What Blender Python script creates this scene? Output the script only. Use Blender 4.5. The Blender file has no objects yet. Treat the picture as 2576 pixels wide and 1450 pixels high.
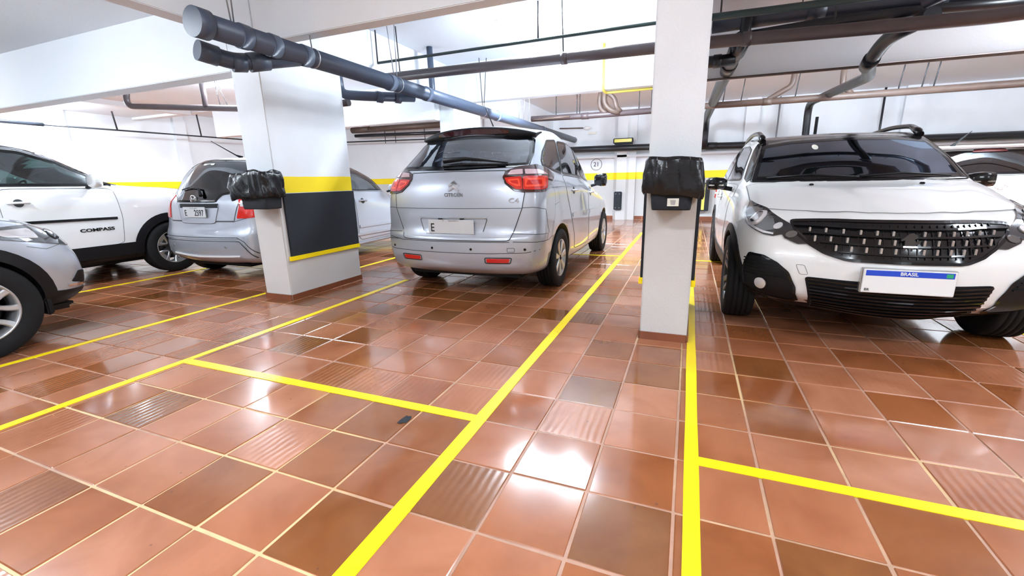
import bpy, bmesh, math, random
import numpy as np
from mathutils import Vector, Matrix
from mathutils.bvhtree import BVHTree
from mathutils.geometry import intersect_point_line
random.seed(7)
S = bpy.context.scene
COL = S.collection
PI = math.pi

# ------------------------------------------------------------------ camera
cam_d = bpy.data.cameras.new('camera')
cam = bpy.data.objects.new('camera', cam_d)
COL.objects.link(cam)
cam_d.sensor_width = 36.0
cam_d.lens = 1094.3 / 2576 * 36.0
cam_d.clip_start = 0.02
_pi, _ya, _ro = math.radians(13.924), math.radians(-22.028), math.radians(-1.234)
_F = Vector((math.sin(_ya)*math.cos(_pi), math.cos(_ya)*math.cos(_pi), -math.sin(_pi)))
_r0 = Vector((math.cos(_ya), -math.sin(_ya), 0)); _u0 = _r0.cross(_F)
_r = math.cos(_ro)*_r0 + math.sin(_ro)*_u0; _u = -math.sin(_ro)*_r0 + math.cos(_ro)*_u0
cam.matrix_world = Matrix(((_r.x, _u.x, -_F.x, 0), (_r.y, _u.y, -_F.y, 0), (_r.z, _u.z, -_F.z, 1.15), (0, 0, 0, 1)))
S.camera = cam

# ------------------------------------------------------------------ view, world
S.view_settings.view_transform = 'Standard'
S.view_settings.look = 'None'
S.view_settings.gamma = 1.0
S.view_settings.use_curve_mapping = False
S.view_settings.exposure = 0.88
W = bpy.data.worlds.new('world'); S.world = W; W.use_nodes = True
W.node_tree.nodes['Background'].inputs[0].default_value = (0.9, 0.95, 1, 1)
W.node_tree.nodes['Background'].inputs[1].default_value = 0.3

def area(x, y, z, power, sx=1.2, sy=0.12, rot=0, color=(0.80, 0.90, 1.0)):
    d = bpy.data.lights.new('tube_light', 'AREA'); d.shape = 'RECTANGLE'
    d.size = sx; d.size_y = sy; d.energy = power; d.color = color
    o = bpy.data.objects.new('tube_light', d); COL.objects.link(o)
    o.location = (x, y, z); o.rotation_euler = (0, 0, rot)
    return o
# ceiling tubes of the garage (x, y, z, watts)
LAMPS = [(-1.62, 5.25, 2.92, 88), (-6.35, 4.9, 2.57, 72), (-1.9, 7.35, 2.90, 190), (-7.6, 7.35, 2.90, 150),
         (2.9, 7.35, 2.90, 170), (-9.2, 1.0, 2.68, 60), (-5.4, 1.0, 2.68, 48), (-1.3, 0.2, 2.84, 42), (2.8, 0.9, 2.84, 60),
         (6.4, 1.2, 2.84, 45), (-5.4, -2.6, 2.84, 48), (-1.3, -2.6, 2.84, 48), (2.9, -2.6, 2.84, 55), (7.2, 7.35, 2.90, 90), (-11.0, 4.75, 2.62, 60), (4.3, 4.9, 2.88, 85)]
def bulb(x, y, z, power, color=(0.80, 0.90, 1.0)):
    d = bpy.data.lights.new('tube_glow', 'POINT'); d.shadow_soft_size = 0.07; d.energy = power; d.color = color
    o = bpy.data.objects.new('tube_glow', d); COL.objects.link(o); o.location = (x, y, z)
for x, y, z, pw in LAMPS:
    area(x, y, z, pw*0.45)
    for s_ in (-0.35, 0.35): bulb(x+s_, y, z-0.06, pw*0.46)

# ------------------------------------------------------------------ materials
def newmat(name):
    m = bpy.data.materials.new(name); m.use_nodes = True
    return m, m.node_tree.nodes, m.node_tree.links, m.node_tree.nodes['Principled BSDF']
def mat(name, col, rough=0.5, metal=0.0, coat=0.0, bump=0.0, bscale=60, emis=None, spec=0.5, var=0.0, vscale=4):
    m, N, L, b = newmat(name)
    b.inputs['Base Color'].default_value = (*col, 1)
    b.inputs['Roughness'].default_value = rough
    b.inputs['Metallic'].default_value = metal
    b.inputs['Coat Weight'].default_value = coat
    b.inputs['Coat Roughness'].default_value = 0.04
    b.inputs['Specular IOR Level'].default_value = spec
    if emis:
        b.inputs['Emission Color'].default_value = (*emis[0], 1); b.inputs['Emission Strength'].default_value = emis[1]
    if var:
        tc = N.new('ShaderNodeTexCoord'); n = N.new('ShaderNodeTexNoise'); n.inputs['Scale'].default_value = vscale
        n.inputs['Detail'].default_value = 5
        L.new(tc.outputs['Object'], n.inputs['Vector'])
        mx = N.new('ShaderNodeMixRGB'); mx.inputs[1].default_value = (*[c*(1-var) for c in col], 1)
        mx.inputs[2].default_value = (*[min(1, c*(1+var)) for c in col], 1)
        L.new(n.outputs['Fac'], mx.inputs[0]); L.new(mx.outputs[0], b.inputs['Base Color'])
    if bump:
        tc = N.new('ShaderNodeTexCoord'); n = N.new('ShaderNodeTexNoise'); n.inputs['Scale'].default_value = bscale
        n.inputs['Detail'].default_value = 4
        L.new(tc.outputs['Object'], n.inputs['Vector'])
        bp = N.new('ShaderNodeBump'); bp.inputs['Strength'].default_value = bump; bp.inputs['Distance'].default_value = 0.01
        L.new(n.outputs['Fac'], bp.inputs['Height']); L.new(bp.outputs[0], b.inputs['Normal'])
    return m
def banded(name, stops, rough=0.6, bump=0.25, bscale=90):
    """painted wall: colours change with height above the floor (real paint bands)"""
    m, N, L, b = newmat(name)
    g = N.new('ShaderNodeNewGeometry'); sp = N.new('ShaderNodeSeparateXYZ'); L.new(g.outputs['Position'], sp.inputs[0])
    nz = N.new('ShaderNodeTexNoise'); nz.inputs['Scale'].default_value = 9
    L.new(g.outputs['Position'], nz.inputs['Vector'])
    ma = N.new('ShaderNodeMath'); ma.operation = 'MULTIPLY_ADD'; ma.inputs[1].default_value = 0.008
    L.new(nz.outputs['Fac'], ma.inputs[0]); L.new(sp.outputs['Z'], ma.inputs[2])
    d = N.new('ShaderNodeMath'); d.operation = 'DIVIDE'; d.inputs[1].default_value = 4.0; L.new(ma.outputs[0], d.inputs[0])
    r = N.new('ShaderNodeValToRGB'); r.color_ramp.interpolation = 'CONSTANT'
    r.color_ramp.elements[0].color = (*stops[0][1], 1); r.color_ramp.elements[0].position = 0
    r.color_ramp.elements[1].color = (*stops[1][1], 1); r.color_ramp.elements[1].position = (stops[1][0]+0.004)/4
    for z, c in stops[2:]:
        e = r.color_ramp.elements.new((z+0.004)/4); e.color = (*c, 1)
    L.new(d.outputs[0], r.inputs[0])
    n2 = N.new('ShaderNodeTexNoise'); n2.inputs['Scale'].default_value = 1.3; n2.inputs['Detail'].default_value = 6
    L.new(g.outputs['Position'], n2.inputs['Vector'])
    mx = N.new('ShaderNodeMixRGB'); mx.blend_type = 'MULTIPLY'
    rr = N.new('ShaderNodeValToRGB'); rr.color_ramp.elements[0].color = (0.93, 0.93, 0.93, 1); rr.color_ramp.elements[0].position = 0.35
    rr.color_ramp.elements[1].position = 0.6
    L.new(n2.outputs['Fac'], rr.inputs[0]); mx.inputs[0].default_value = 1
    L.new(r.outputs[0], mx.inputs[1]); L.new(rr.outputs[0], mx.inputs[2]); L.new(mx.outputs[0], b.inputs['Base Color'])
    b.inputs['Roughness'].default_value = rough
    n = N.new('ShaderNodeTexNoise'); n.inputs['Scale'].default_value = bscale; n.inputs['Detail'].default_value = 3
    L.new(g.outputs['Position'], n.inputs['Vector'])
    bp = N.new('ShaderNodeBump'); bp.inputs['Strength'].default_value = bump; bp.inputs['Distance'].default_value = 0.006
    L.new(n.outputs['Fac'], bp.inputs['Height']); L.new(bp.outputs[0], b.inputs['Normal'])
    return m
WHITE = (0.80, 0.84, 0.88); GREY = (0.56, 0.55, 0.54); YEL = (0.95, 0.72, 0.004)
M = {}
M['wall'] = banded('wall_paint', [(0, GREY), (1.10, YEL), (1.285, WHITE)])
M['column'] = banded('column_paint', [(0, (0.60, 0.58, 0.565)), (1.065, YEL), (1.215, WHITE)], bump=0.3)
M['colgrey'] = banded('column_paint_plain', [(0, (0.60, 0.58, 0.565)), (1.215, WHITE)], bump=0.3)
M['white'] = mat('white_ceiling_paint', (0.80, 0.84, 0.88), 0.75, bump=0.15, bscale=50)
M['rough_ceiling'] = mat('rough_grey_white_ceiling', (0.70, 0.70, 0.73), 0.8, bump=0.5, bscale=25, var=0.1, vscale=3)
M['yellow'] = mat('yellow_paint', (0.95, 0.72, 0.004), 0.4, var=0.04, vscale=8)
M['rubber'] = mat('black_rubber', (0.020, 0.023, 0.029), 0.7, spec=0.25, bump=0.3, bscale=150)
M['black'] = mat('black_plastic', (0.006, 0.006, 0.0075), 0.5, spec=0.25)
M['blackgloss'] = mat('black_gloss', (0.005, 0.005, 0.006), 0.16, spec=0.4)
M['bag'] = mat('bin_bag_plastic', (0.007, 0.007, 0.009), 0.25, bump=0.5, bscale=14, spec=0.4)
M['tyre'] = mat('tyre_rubber', (0.008, 0.008, 0.009), 0.75, spec=0.25, bump=0.2, bscale=80)
M['greypipe'] = mat('slate_grey_pipe', (0.050, 0.068, 0.108), 0.40, bump=0.08, bscale=20, var=0.2, vscale=3)
M['blackpipe'] = mat('black_pipe', (0.012, 0.014, 0.019), 0.35, var=0.3, vscale=5)
M['bluepipe'] = mat('dull_blue_black_pipe', (0.05, 0.058, 0.082), 0.4, var=0.3, vscale=3)
M['brownpipe'] = mat('brown_pvc_pipe', (0.085, 0.064, 0.068), 0.4, var=0.25, vscale=4)
M['rustpipe'] = mat('weathered_brown_pipe', (0.10, 0.066, 0.052), 0.5, var=0.35, vscale=6)
M['greenpipe'] = mat('dark_green_conduit', (0.022, 0.045, 0.045), 0.45, var=0.3, vscale=5)
M['gaspipe'] = mat('yellow_gas_pipe', (0.80, 0.68, 0.12), 0.4)
M['wire'] = mat('steel_wire', (0.35, 0.36, 0.38), 0.4, 0.7)
M['darkwire'] = mat('dark_hanger_wire', (0.03, 0.03, 0.035), 0.5)
M['sticker'] = mat('white_sticker', (0.75, 0.74, 0.66), 0.4)
M['base'] = mat('baseboard_terracotta', (0.20, 0.062, 0.028), 0.3, var=0.3, vscale=5, coat=0.3)
M['grout_light'] = mat('cream_grout_plain', (0.72, 0.48, 0.28), 0.6)
M['lampwhite'] = mat('white_lamp_body', (0.8, 0.8, 0.8), 0.4)
M['tube'] = mat('glowing_tube', (1, 1, 1), 0.5, emis=((0.93, 0.96, 1), 40))
M['signyellow'] = mat('yellow_sign', (0.75, 0.66, 0.01), 0.3)
M['ink'] = mat('black_ink', (0.01, 0.01, 0.01), 0.5)

# grout of the floor: cream where freshly done, pinkish brown elsewhere
m, N, L, b = newmat('floor_grout')
g = N.new('ShaderNodeNewGeometry'); n = N.new('ShaderNodeTexNoise'); n.inputs['Scale'].default_value = 0.55; n.inputs['Detail'].default_value = 2
L.new(g.outputs['Position'], n.inputs['Vector'])
r = N.new('ShaderNodeValToRGB'); r.color_ramp.elements[0].position = 0.52; r.color_ramp.elements[1].position = 0.60
r.color_ramp.elements[0].color = (0.50, 0.28, 0.19, 1); r.color_ramp.elements[1].color = (0.80, 0.56, 0.28, 1)
L.new(n.outputs['Fac'], r.inputs[0])
n2 = N.new('ShaderNodeTexNoise'); n2.inputs['Scale'].default_value = 14; n2.inputs['Detail'].default_value = 4
L.new(g.outputs['Position'], n2.inputs['Vector'])
mx = N.new('ShaderNodeMixRGB'); mx.blend_type = 'MULTIPLY'; mx.inputs[0].default_value = 0.5
L.new(r.outputs[0], mx.inputs[1]); L.new(n2.outputs['Fac'], mx.inputs[2]); L.new(mx.outputs[0], b.inputs['Base Color'])
b.inputs['Roughness'].default_value = 0.5
M['grout'] = m

# varnished terracotta: colour per tile from its place on the grid, rolled-ripple relief on some of them
TX0, TPX, TY0, TPY = 0.025, 0.3075, 1.407, 0.3232
m, N, L, b = newmat('terracotta_tile')
g = N.new('ShaderNodeNewGeometry')
def vm(op, a, v):
    q = N.new('ShaderNodeVectorMath'); q.operation = op; L.new(a, q.inputs[0])
    if v is not None: q.inputs[1].default_value = v
    return q.outputs[0]
v = vm('SUBTRACT', g.outputs['Position'], (TX0, TY0, 0)); v = vm('DIVIDE', v, (TPX, TPY, 1)); v = vm('FLOOR', v, None)
v = vm('MULTIPLY', v, (1, 1, 0))
wn = N.new('ShaderNodeTexWhiteNoise'); wn.noise_dimensions = '3D'; L.new(v, wn.inputs['Vector'])
v2 = vm('ADD', v, (31.7, 12.3, 5)); wn2 = N.new('ShaderNodeTexWhiteNoise'); wn2.noise_dimensions = '3D'; L.new(v2, wn2.inputs['Vector'])
big = N.new('ShaderNodeTexNoise'); big.inputs['Scale'].default_value = 0.45; big.inputs['Detail'].default_value = 2; L.new(g.outputs['Position'], big.inputs['Vector'])
def mth(op, a, bb, c=None):
    q = N.new('ShaderNodeMath'); q.operation = op
    for i, s in enumerate((a, bb, c)):
        if s is None: continue
        if isinstance(s, (int, float)): q.inputs[i].default_value = s
        else: L.new(s, q.inputs[i])
    return q.outputs[0]
fac = mth('ADD', mth('MULTIPLY', wn.outputs['Value'], 0.62), mth('MULTIPLY', big.outputs['Fac'], 0.45))
cr = N.new('ShaderNodeValToRGB'); E = cr.color_ramp.elements
E[0].position = 0.10; E[0].color = (0.150, 0.060, 0.017, 1)
E[1].position = 0.95; E[1].color = (0.44, 0.190, 0.108, 1)
for pz, c in ((0.26, (0.205, 0.072, 0.020)), (0.40, (0.285, 0.092, 0.030)), (0.55, (0.345, 0.122, 0.053)), (0.75, (0.395, 0.158, 0.082))):
    e = E.new(pz); e.color = (*c, 1)
L.new(fac, cr.inputs[0])
st = N.new('ShaderNodeTexNoise'); st.inputs['Scale'].default_value = 3.0; st.inputs['Detail'].default_value = 7; st.inputs['Distortion'].default_value = 0.6
L.new(vm('ADD', g.outputs['Position'], (0, 0, 0)), st.inputs['Vector'])
sr = N.new('ShaderNodeValToRGB'); sr.color_ramp.elements[0].position = 0.33; sr.color_ramp.elements[0].color = (0.72, 0.62, 0.52, 1)
sr.color_ramp.elements[1].position = 0.60; sr.color_ramp.elements[1].color = (1, 1, 1, 1)
L.new(st.outputs['Fac'], sr.inputs[0])
mx = N.new('ShaderNodeMixRGB'); mx.blend_type = 'MULTIPLY'; mx.inputs[0].default_value = 0.8
L.new(cr.outputs[0], mx.inputs[1]); L.new(sr.outputs[0], mx.inputs[2])
sk = N.new('ShaderNodeTexNoise'); sk.inputs['Scale'].default_value = 22; sk.inputs['Detail'].default_value = 3
L.new(g.outputs['Position'], sk.inputs['Vector'])
skr = N.new('ShaderNodeValToRGB'); skr.color_ramp.elements[0].position = 0.72; skr.color_ramp.elements[0].color = (0, 0, 0, 1); skr.color_ramp.elements[1].position = 0.76
skr.color_ramp.elements[1].color = (1, 1, 1, 1); L.new(sk.outputs['Fac'], skr.inputs[0])
mx2 = N.new('ShaderNodeMixRGB'); mx2.inputs[2].default_value = (0.10, 0.045, 0.03, 1)
L.new(mth('MULTIPLY', skr.outputs[0], 0.6), mx2.inputs[0]); L.new(mx.outputs[0], mx2.inputs[1]); L.new(mx2.outputs[0], b.inputs['Base Color'])
rr = mth('MULTIPLY_ADD', wn2.outputs['Value'], 0.13, 0.05)
L.new(mth('ADD', rr, mth('MULTIPLY', big.outputs['Fac'], 0.12)), b.inputs['Roughness'])
b.inputs['Specular IOR Level'].default_value = 0.55
b.inputs['Coat Weight'].default_value = 0.35; b.inputs['Coat Roughness'].default_value = 0.08
wv = N.new('ShaderNodeTexWave'); wv.wave_type = 'BANDS'; wv.bands_direction = 'X'; wv.inputs['Scale'].default_value = 9
wv.inputs['Distortion'].default_value = 2.2; wv.inputs['Detail'].default_value = 2
L.new(g.outputs['Position'], wv.inputs['Vector'])
rip = mth('MULTIPLY', wv.outputs['Fac'], mth('MULTIPLY', mth('GREATER_THAN', wn2.outputs['Value'], 0.66), 1.0))
rip = mth('ADD', rip, mth('MULTIPLY', st.outputs['Fac'], 0.8))
bp = N.new('ShaderNodeBump'); bp.inputs['Strength'].default_value = 0.13; bp.inputs['Distance'].default_value = 0.004
L.new(rip, bp.inputs['Height']); L.new(bp.outputs[0], b.inputs['Normal']); L.new(bp.outputs[0], b.inputs['Coat Normal'])
M['tile'] = m

def glass(name, tint, refl=0.07, gc=(0.95, 0.97, 1.0)):
    m = bpy.data.materials.new(name); m.use_nodes = True; N = m.node_tree.nodes; L = m.node_tree.links
    N.clear(); o = N.new('ShaderNodeOutputMaterial'); t = N.new('ShaderNodeBsdfTransparent'); t.inputs[0].default_value = (*tint, 1)
    gl = N.new('ShaderNodeBsdfGlossy'); gl.inputs['Roughness'].default_value = 0.02; gl.inputs[0].default_value = (*gc, 1)
    lw = N.new('ShaderNodeLayerWeight'); lw.inputs[0].default_value = 0.5
    p = N.new('ShaderNodeMath'); p.operation = 'POWER'; p.inputs[1].default_value = 3.5; L.new(lw.outputs['Facing'], p.inputs[0])
    q = N.new('ShaderNodeMath'); q.operation = 'MULTIPLY_ADD'; q.inputs[1].default_value = 0.8; q.inputs[2].default_value = refl; L.new(p.outputs[0], q.inputs[0])
    mx = N.new('ShaderNodeMixShader'); L.new(q.outputs[0], mx.inputs[0]); L.new(t.outputs[0], mx.inputs[1]); L.new(gl.outputs[0], mx.inputs[2])
    L.new(mx.outputs[0], o.inputs[0]); return m
def paint(name, col, metal=0.0, rough=0.35, flake=0.0):
    """car paint; the inside of the shell is dark trim"""
    m, N, L, b = newmat(name)
    g = N.new('ShaderNodeNewGeometry'); mx = N.new('ShaderNodeMixRGB')
    mx.inputs[1].default_value = (*col, 1); mx.inputs[2].default_value = (0.02, 0.021, 0.023, 1)
    L.new(g.outputs['Backfacing'], mx.inputs[0]); L.new(mx.outputs[0], b.inputs['Base Color'])
    mm = N.new('ShaderNodeMath'); mm.operation = 'MULTIPLY_ADD'; mm.inputs[1].default_value = -metal; mm.inputs[2].default_value = metal
    L.new(g.outputs['Backfacing'], mm.inputs[0]); L.new(mm.outputs[0], b.inputs['Metallic'])
    b.inputs['Roughness'].default_value = rough
    b.inputs['Coat Weight'].default_value = 1.0; b.inputs['Coat Roughness'].default_value = 0.03
    if flake:
        n = N.new('ShaderNodeTexNoise'); n.inputs['Scale'].default_value = 900
        bp = N.new('ShaderNodeBump'); bp.inputs['Strength'].default_value = flake; bp.inputs['Distance'].default_value = 0.0005
        tc = N.new('ShaderNodeTexCoord'); L.new(tc.outputs['Object'], n.inputs['Vector']); L.new(n.outputs['Fac'], bp.inputs['Height']); L.new(bp.outputs[0], b.inputs['Normal'])
    return m
M['silver'] = paint('silver_paint', (0.47, 0.50, 0.56), 0.45, 0.38)
M['silver2'] = paint('silver_blue_paint', (0.45, 0.48, 0.54), 0.45, 0.38)
M['pearl'] = paint('pearl_white_paint', (0.78, 0.78, 0.77), 0.0, 0.3)
M['whitep'] = paint('white_paint', (0.80, 0.80, 0.80), 0.0, 0.3)
M['glass'] = glass('tinted_glass', (0.20, 0.25, 0.28), 0.16)
M['glassd'] = glass('dark_tinted_glass', (0.035, 0.045, 0.06), 0.10)
M['glassw'] = glass('reflective_windscreen_glass', (0.035, 0.045, 0.06), 0.22, (0.62, 0.78, 1.0))
M['glassg'] = glass('greenish_glass', (0.17, 0.26, 0.25), 0.10)
M['frit'] = mat('black_glass_border', (0.004, 0.004, 0.005), 0.15, spec=0.35)
M['chrome'] = mat('chrome', (0.75, 0.76, 0.78), 0.12, 1.0)
M['satin'] = mat('satin_metal', (0.55, 0.56, 0.58), 0.3, 0.9)
M['alloy'] = mat('alloy_wheel_silver', (0.50, 0.51, 0.53), 0.32, 0.75)
M['darkalloy'] = mat('dark_alloy', (0.07, 0.07, 0.075), 0.35, 0.6)
M['redlens'] = mat('red_lens', (0.55, 0.012, 0.008), 0.08, coat=1, emis=((1, 0.03, 0.01), 0.03))
M['redlit'] = mat('bright_red_lens', (0.85, 0.07, 0.03), 0.1, coat=1, emis=((1, 0.08, 0.02), 0.08))
M['darkred'] = mat('dark_red_lens', (0.035, 0.002, 0.003), 0.08, coat=1)
M['redclear'] = mat('pale_pink_lens', (0.62, 0.42, 0.44), 0.1, 0.2, coat=1)
M['clearlens'] = mat('clear_lens', (0.72, 0.70, 0.72), 0.08, 0.35, coat=1)
M['amber'] = mat('amber_lens', (0.9, 0.32, 0.05), 0.1, coat=1)
M['plate'] = mat('plate_white', (0.75, 0.76, 0.76), 0.35)
M['plategrey'] = mat('plate_grey', (0.60, 0.61, 0.62), 0.35)
M['plateblue'] = mat('plate_blue', (0.01, 0.06, 0.50), 0.35)
M['green'] = mat('flag_green', (0.02, 0.35, 0.15), 0.4)
M['seat'] = mat('dark_seat_fabric', (0.03, 0.032, 0.035), 0.8)
M['gap'] = mat('panel_gap_dark', (0.03, 0.03, 0.032), 0.6)
M['softgap'] = mat('panel_gap_soft', (0.16, 0.165, 0.17), 0.5)
M['lampdark'] = mat('headlamp_dark', (0.02, 0.021, 0.024), 0.1, 0.2, coat=1)
M['smoke'] = mat('smoked_lens', (0.16, 0.165, 0.17), 0.08, 0.6, coat=1)

# ------------------------------------------------------------------ helpers
def link(name, me, material=None, parent=None, smooth=False):
    o = bpy.data.objects.new(name, me); COL.objects.link(o)
    if material is not None:
        for k in (material if isinstance(material, (list, tuple)) else [material]):
            me.materials.append(M[k] if isinstance(k, str) else k)
    if smooth:
        me.polygons.foreach_set('use_smooth', [True]*len(me.polygons))
    if parent is not None: o.parent = parent
    return o
def obj(name, bm, material=None, parent=None, smooth=False):
    me = bpy.data.meshes.new(name); bm.normal_update(); bm.to_mesh(me); bm.free()
    return link(name, me, material, parent, smooth)
def tag(o, label=None, cat=None, group=None, kind=None):
    if label: o['label'] = label
    if cat: o['category'] = cat
    if group: o['group'] = group
    if kind: o['kind'] = kind
    return o
def empty(name, loc, rz=0, label=None, cat=None, group=None):
    o = bpy.data.objects.new(name, None); COL.objects.link(o); o.location = loc; o.rotation_euler = (0, 0, rz)
    o.empty_display_size = 0.1
    return tag(o, label, cat, group)
def bx(bm, x0, x1, y0, y1, z0, z1, bev=0, mi=0):
    g = bmesh.ops.create_cube(bm, size=1)
    vs = g['verts']
    for v in vs:
        v.co = ((x0+x1)/2 + v.co.x*(x1-x0), (y0+y1)/2 + v.co.y*(y1-y0), (z0+z1)/2 + v.co.z*(z1-z0))
    fs = {f for v in vs for f in v.link_faces}
    for f in fs: f.material_index = mi
    if bev:
        es = list({e for v in vs for e in v.link_edges})
        bmesh.ops.bevel(bm, geom=es, offset=bev, segments=2, affect='EDGES')
    return bm
def box(name, x0, x1, y0, y1, z0, z1, material, parent=None, bev=0):
    return obj(name, bx(bmesh.new(), x0, x1, y0, y1, z0, z1, bev), material, parent)
def arcpath(pts, rad, n=6):
    P = [Vector(p) for p in pts]; out = [P[0]]
    for i in range(1, len(P)-1):
        a, b_, c = P[i-1], P[i], P[i+1]
        d1 = (a-b_); d2 = (c-b_); l = min(rad, d1.length*0.48, d2.length*0.48)
        d1.normalize(); d2.normalize()
        s, e = b_+d1*l, b_+d2*l
        for k in range(n+1):
            t = k/n; out.append((1-t)**2*s + 2*t*(1-t)*b_ + t*t*e)
    out.append(P[-1]); return out
def tubebm(bm, pts, r, seg=12, caps=True, mi=0):
    P = [Vector(p) for p in pts]; rings = []
    rs = r if isinstance(r, (list, tuple)) else [r]*len(P)
    t0 = (P[1]-P[0]).normalized(); up = Vector((0, 0, 1)) if abs(t0.z) < 0.9 else Vector((1, 0, 0))
    u = t0.cross(up).normalized()
    for i, p in enumerate(P):
        if i == 0: t = t0
        elif i == len(P)-1: t = (P[i]-P[i-1]).normalized()
        else: t = ((P[i]-P[i-1]).normalized()+(P[i+1]-P[i]).normalized()).normalized()
        u = (u - t*u.dot(t)).normalized(); w = t.cross(u)
        rings.append([bm.verts.new(p + rs[i]*(math.cos(a)*u+math.sin(a)*w)) for a in [2*PI*k/seg for k in range(seg)]])
    for a, b_ in zip(rings, rings[1:]):
        for k in range(seg):
            f = bm.faces.new((a[k], a[(k+1) % seg], b_[(k+1) % seg], b_[k])); f.smooth = True; f.material_index = mi
    if caps:
        for q in (rings[0][::-1], rings[-1]):
            f = bm.faces.new(q); f.material_index = mi
    return bm
def tube(name, pts, r, material, parent=None, seg=14, rad=0):
    if rad: pts = arcpath(pts, rad)
    return obj(name, tubebm(bmesh.new(), pts, r, seg), material, parent)
def lathe(bm, prof, seg=40, axis='x', mi=0, close=False):
    """prof: (axial, radius) pairs turned about the axis"""
    rings = []
    for a, rd in prof:
        ring = []
        for k in range(seg):
            t = 2*PI*k/seg; c, s = math.cos(t)*rd, math.sin(t)*rd
            ring.append(bm.verts.new({'x': (a, c, s), 'y': (c, a, s), 'z': (c, s, a)}[axis]))
        rings.append(ring)
    pr = list(zip(rings, rings[1:]))
    if close: pr.append((rings[-1], rings[0]))
    for A, B in pr:
        for k in range(seg):
            f = bm.faces.new((A[k], A[(k+1) % seg], B[(k+1) % seg], B[k])); f.smooth = True; f.material_index = mi
    return rings
def textobj(name, s, size, loc, rot, material, parent=None, ext=0.0008, sx=1.0, bold=0.0):
    c = bpy.data.curves.new(name, 'FONT'); c.body = s; c.size = size; c.extrude = ext; c.align_x = 'CENTER'; c.align_y = 'CENTER'; c.offset = bold
    c.resolution_u = 3
    o = bpy.data.objects.new(name, c); COL.objects.link(o)
    dg = bpy.context.evaluated_depsgraph_get(); me = bpy.data.meshes.new_from_object(o.evaluated_get(dg))
    bpy.data.objects.remove(o); bpy.data.curves.remove(c)
    me.materials.clear(); q = link(name, me, material, parent)
    q.location = loc; q.rotation_euler = rot; q.scale = (sx, 1, 1)
    return q

# ------------------------------------------------------------------ setting
XL, XR, YN, YF = -12.2, 9.5, -6.0, 12.8
floor = box('floor', XL-0.3, XR+0.3, YN-0.3, YF+0.3, -0.15, -0.0015, 'grout'); floor['kind'] = 'structure'
wl = box('wall_left', XL-0.25, XL, YN, YF+0.25, -0.05, 3.1, 'wall'); wl['kind'] = 'structure'
wb = box('wall_back', XL, XR, YF, YF+0.25, -0.05, 3.1, 'wall'); wb['kind'] = 'structure'
wr = box('wall_right', XR, XR+0.25, YN, YF+0.25, -0.05, 3.1, 'wall'); wr['kind'] = 'structure'
wf = box('wall_front', XL, XR, YN-0.25, YN, -0.05, 3.1, 'wall'); wf['kind'] = 'structure'
bm = bmesh.new()
bx(bm, XL, -3.80, YN, 3.2, 2.79, 3.2); bx(bm, -3.80, XR, YN, 3.2, 2.97, 3.2); bx(bm, XL, -3.86, 3.2, 6.9, 2.75, 3.2)
bx(bm, -3.86, -0.1, 3.2, 6.9, 2.97, 3.2); bx(bm, XL, XR, 6.9, YF, 2.97, 3.2)
ceil = obj('ceiling', bm, 'white'); ceil['kind'] = 'structure'
ceil2 = box('ceiling_patch', -0.1, XR, 3.2, 6.9, 2.97, 3.2, 'rough_ceiling', ceil)
n_b = [0]
def beam(x0, x1, y0, y1, z0, z1=3.05):
    n_b[0] += 1
    o = box('trim_%d' % n_b[0], x0, x1, y0, y1, z0, z1, 'white', None, 0.006); o['kind'] = 'structure'; return o
beam(XL, -4.06, 3.15, 3.345, 2.19)                 # left of the wide column
beam(-3.7, -0.27, 3.15, 3.29, 2.385)               # from the wide column to the slim one
beam(0.05, XR, 3.15, 3.29, 2.385)
beam(-3.87, -3.70, YN, 3.15, 2.42)                 # runs towards the viewer
beam(-3.95, -3.78, 4.19, 6.75, 2.40)
beam(-0.27, 0.05, 4.2, 6.75, 2.40)
beam(-9.45, -4.06, 6.75, 6.93, 2.17); beam(XL, -9.45, 6.75, 6.93, 2.70); beam(-3.79, XR, 6.75, 6.93, 2.385)
beam(-4.06, -3.79, 7.95, YF, 2.42)
beam(-10.3, -10.1, 3.345, 6.75, 2.66)
beam(XL, XR, -1.5, -1.3, 2.4)
# pilasters on the far wall and on the left wall
for i, (a, b_) in enumerate(((-1.68, -1.42), (1.15, 1.45), (4.25, 4.60), (-6.3, -6.0))):
    o = box('trim_%d' % (20+i), a, b_, YF-0.10, YF, 0, 3.0, 'wall'); o['kind'] = 'structure'
for i, yy in enumerate((5.2, 7.6, 10.3)):
    o = box('trim_%d' % (30+i), XL, XL+0.10, yy, yy+0.28, 0, 3.0, 'wall'); o['kind'] = 'structure'
o = box('trim_40', -3.79, XR, YF-0.16, YF, 1.70, 1.76, 'white'); o['kind'] = 'structure'
# baseboards: one tile at a time
for nm, x0, x1, y0, y1 in (('baseboard_back', -3.9, 3.0, YF-0.012, YF), ):
    root = box(nm, x0, x1, YF-0.004, YF, 0, 0.10, 'grout'); root['kind'] = 'structure'
    x = x0
    while x < x1-0.05:
        box('baseboard_tile', x+0.004, min(x+0.30, x1)-0.004, y0, YF-0.003, 0, 0.10, 'base', root); x += 0.30

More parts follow.
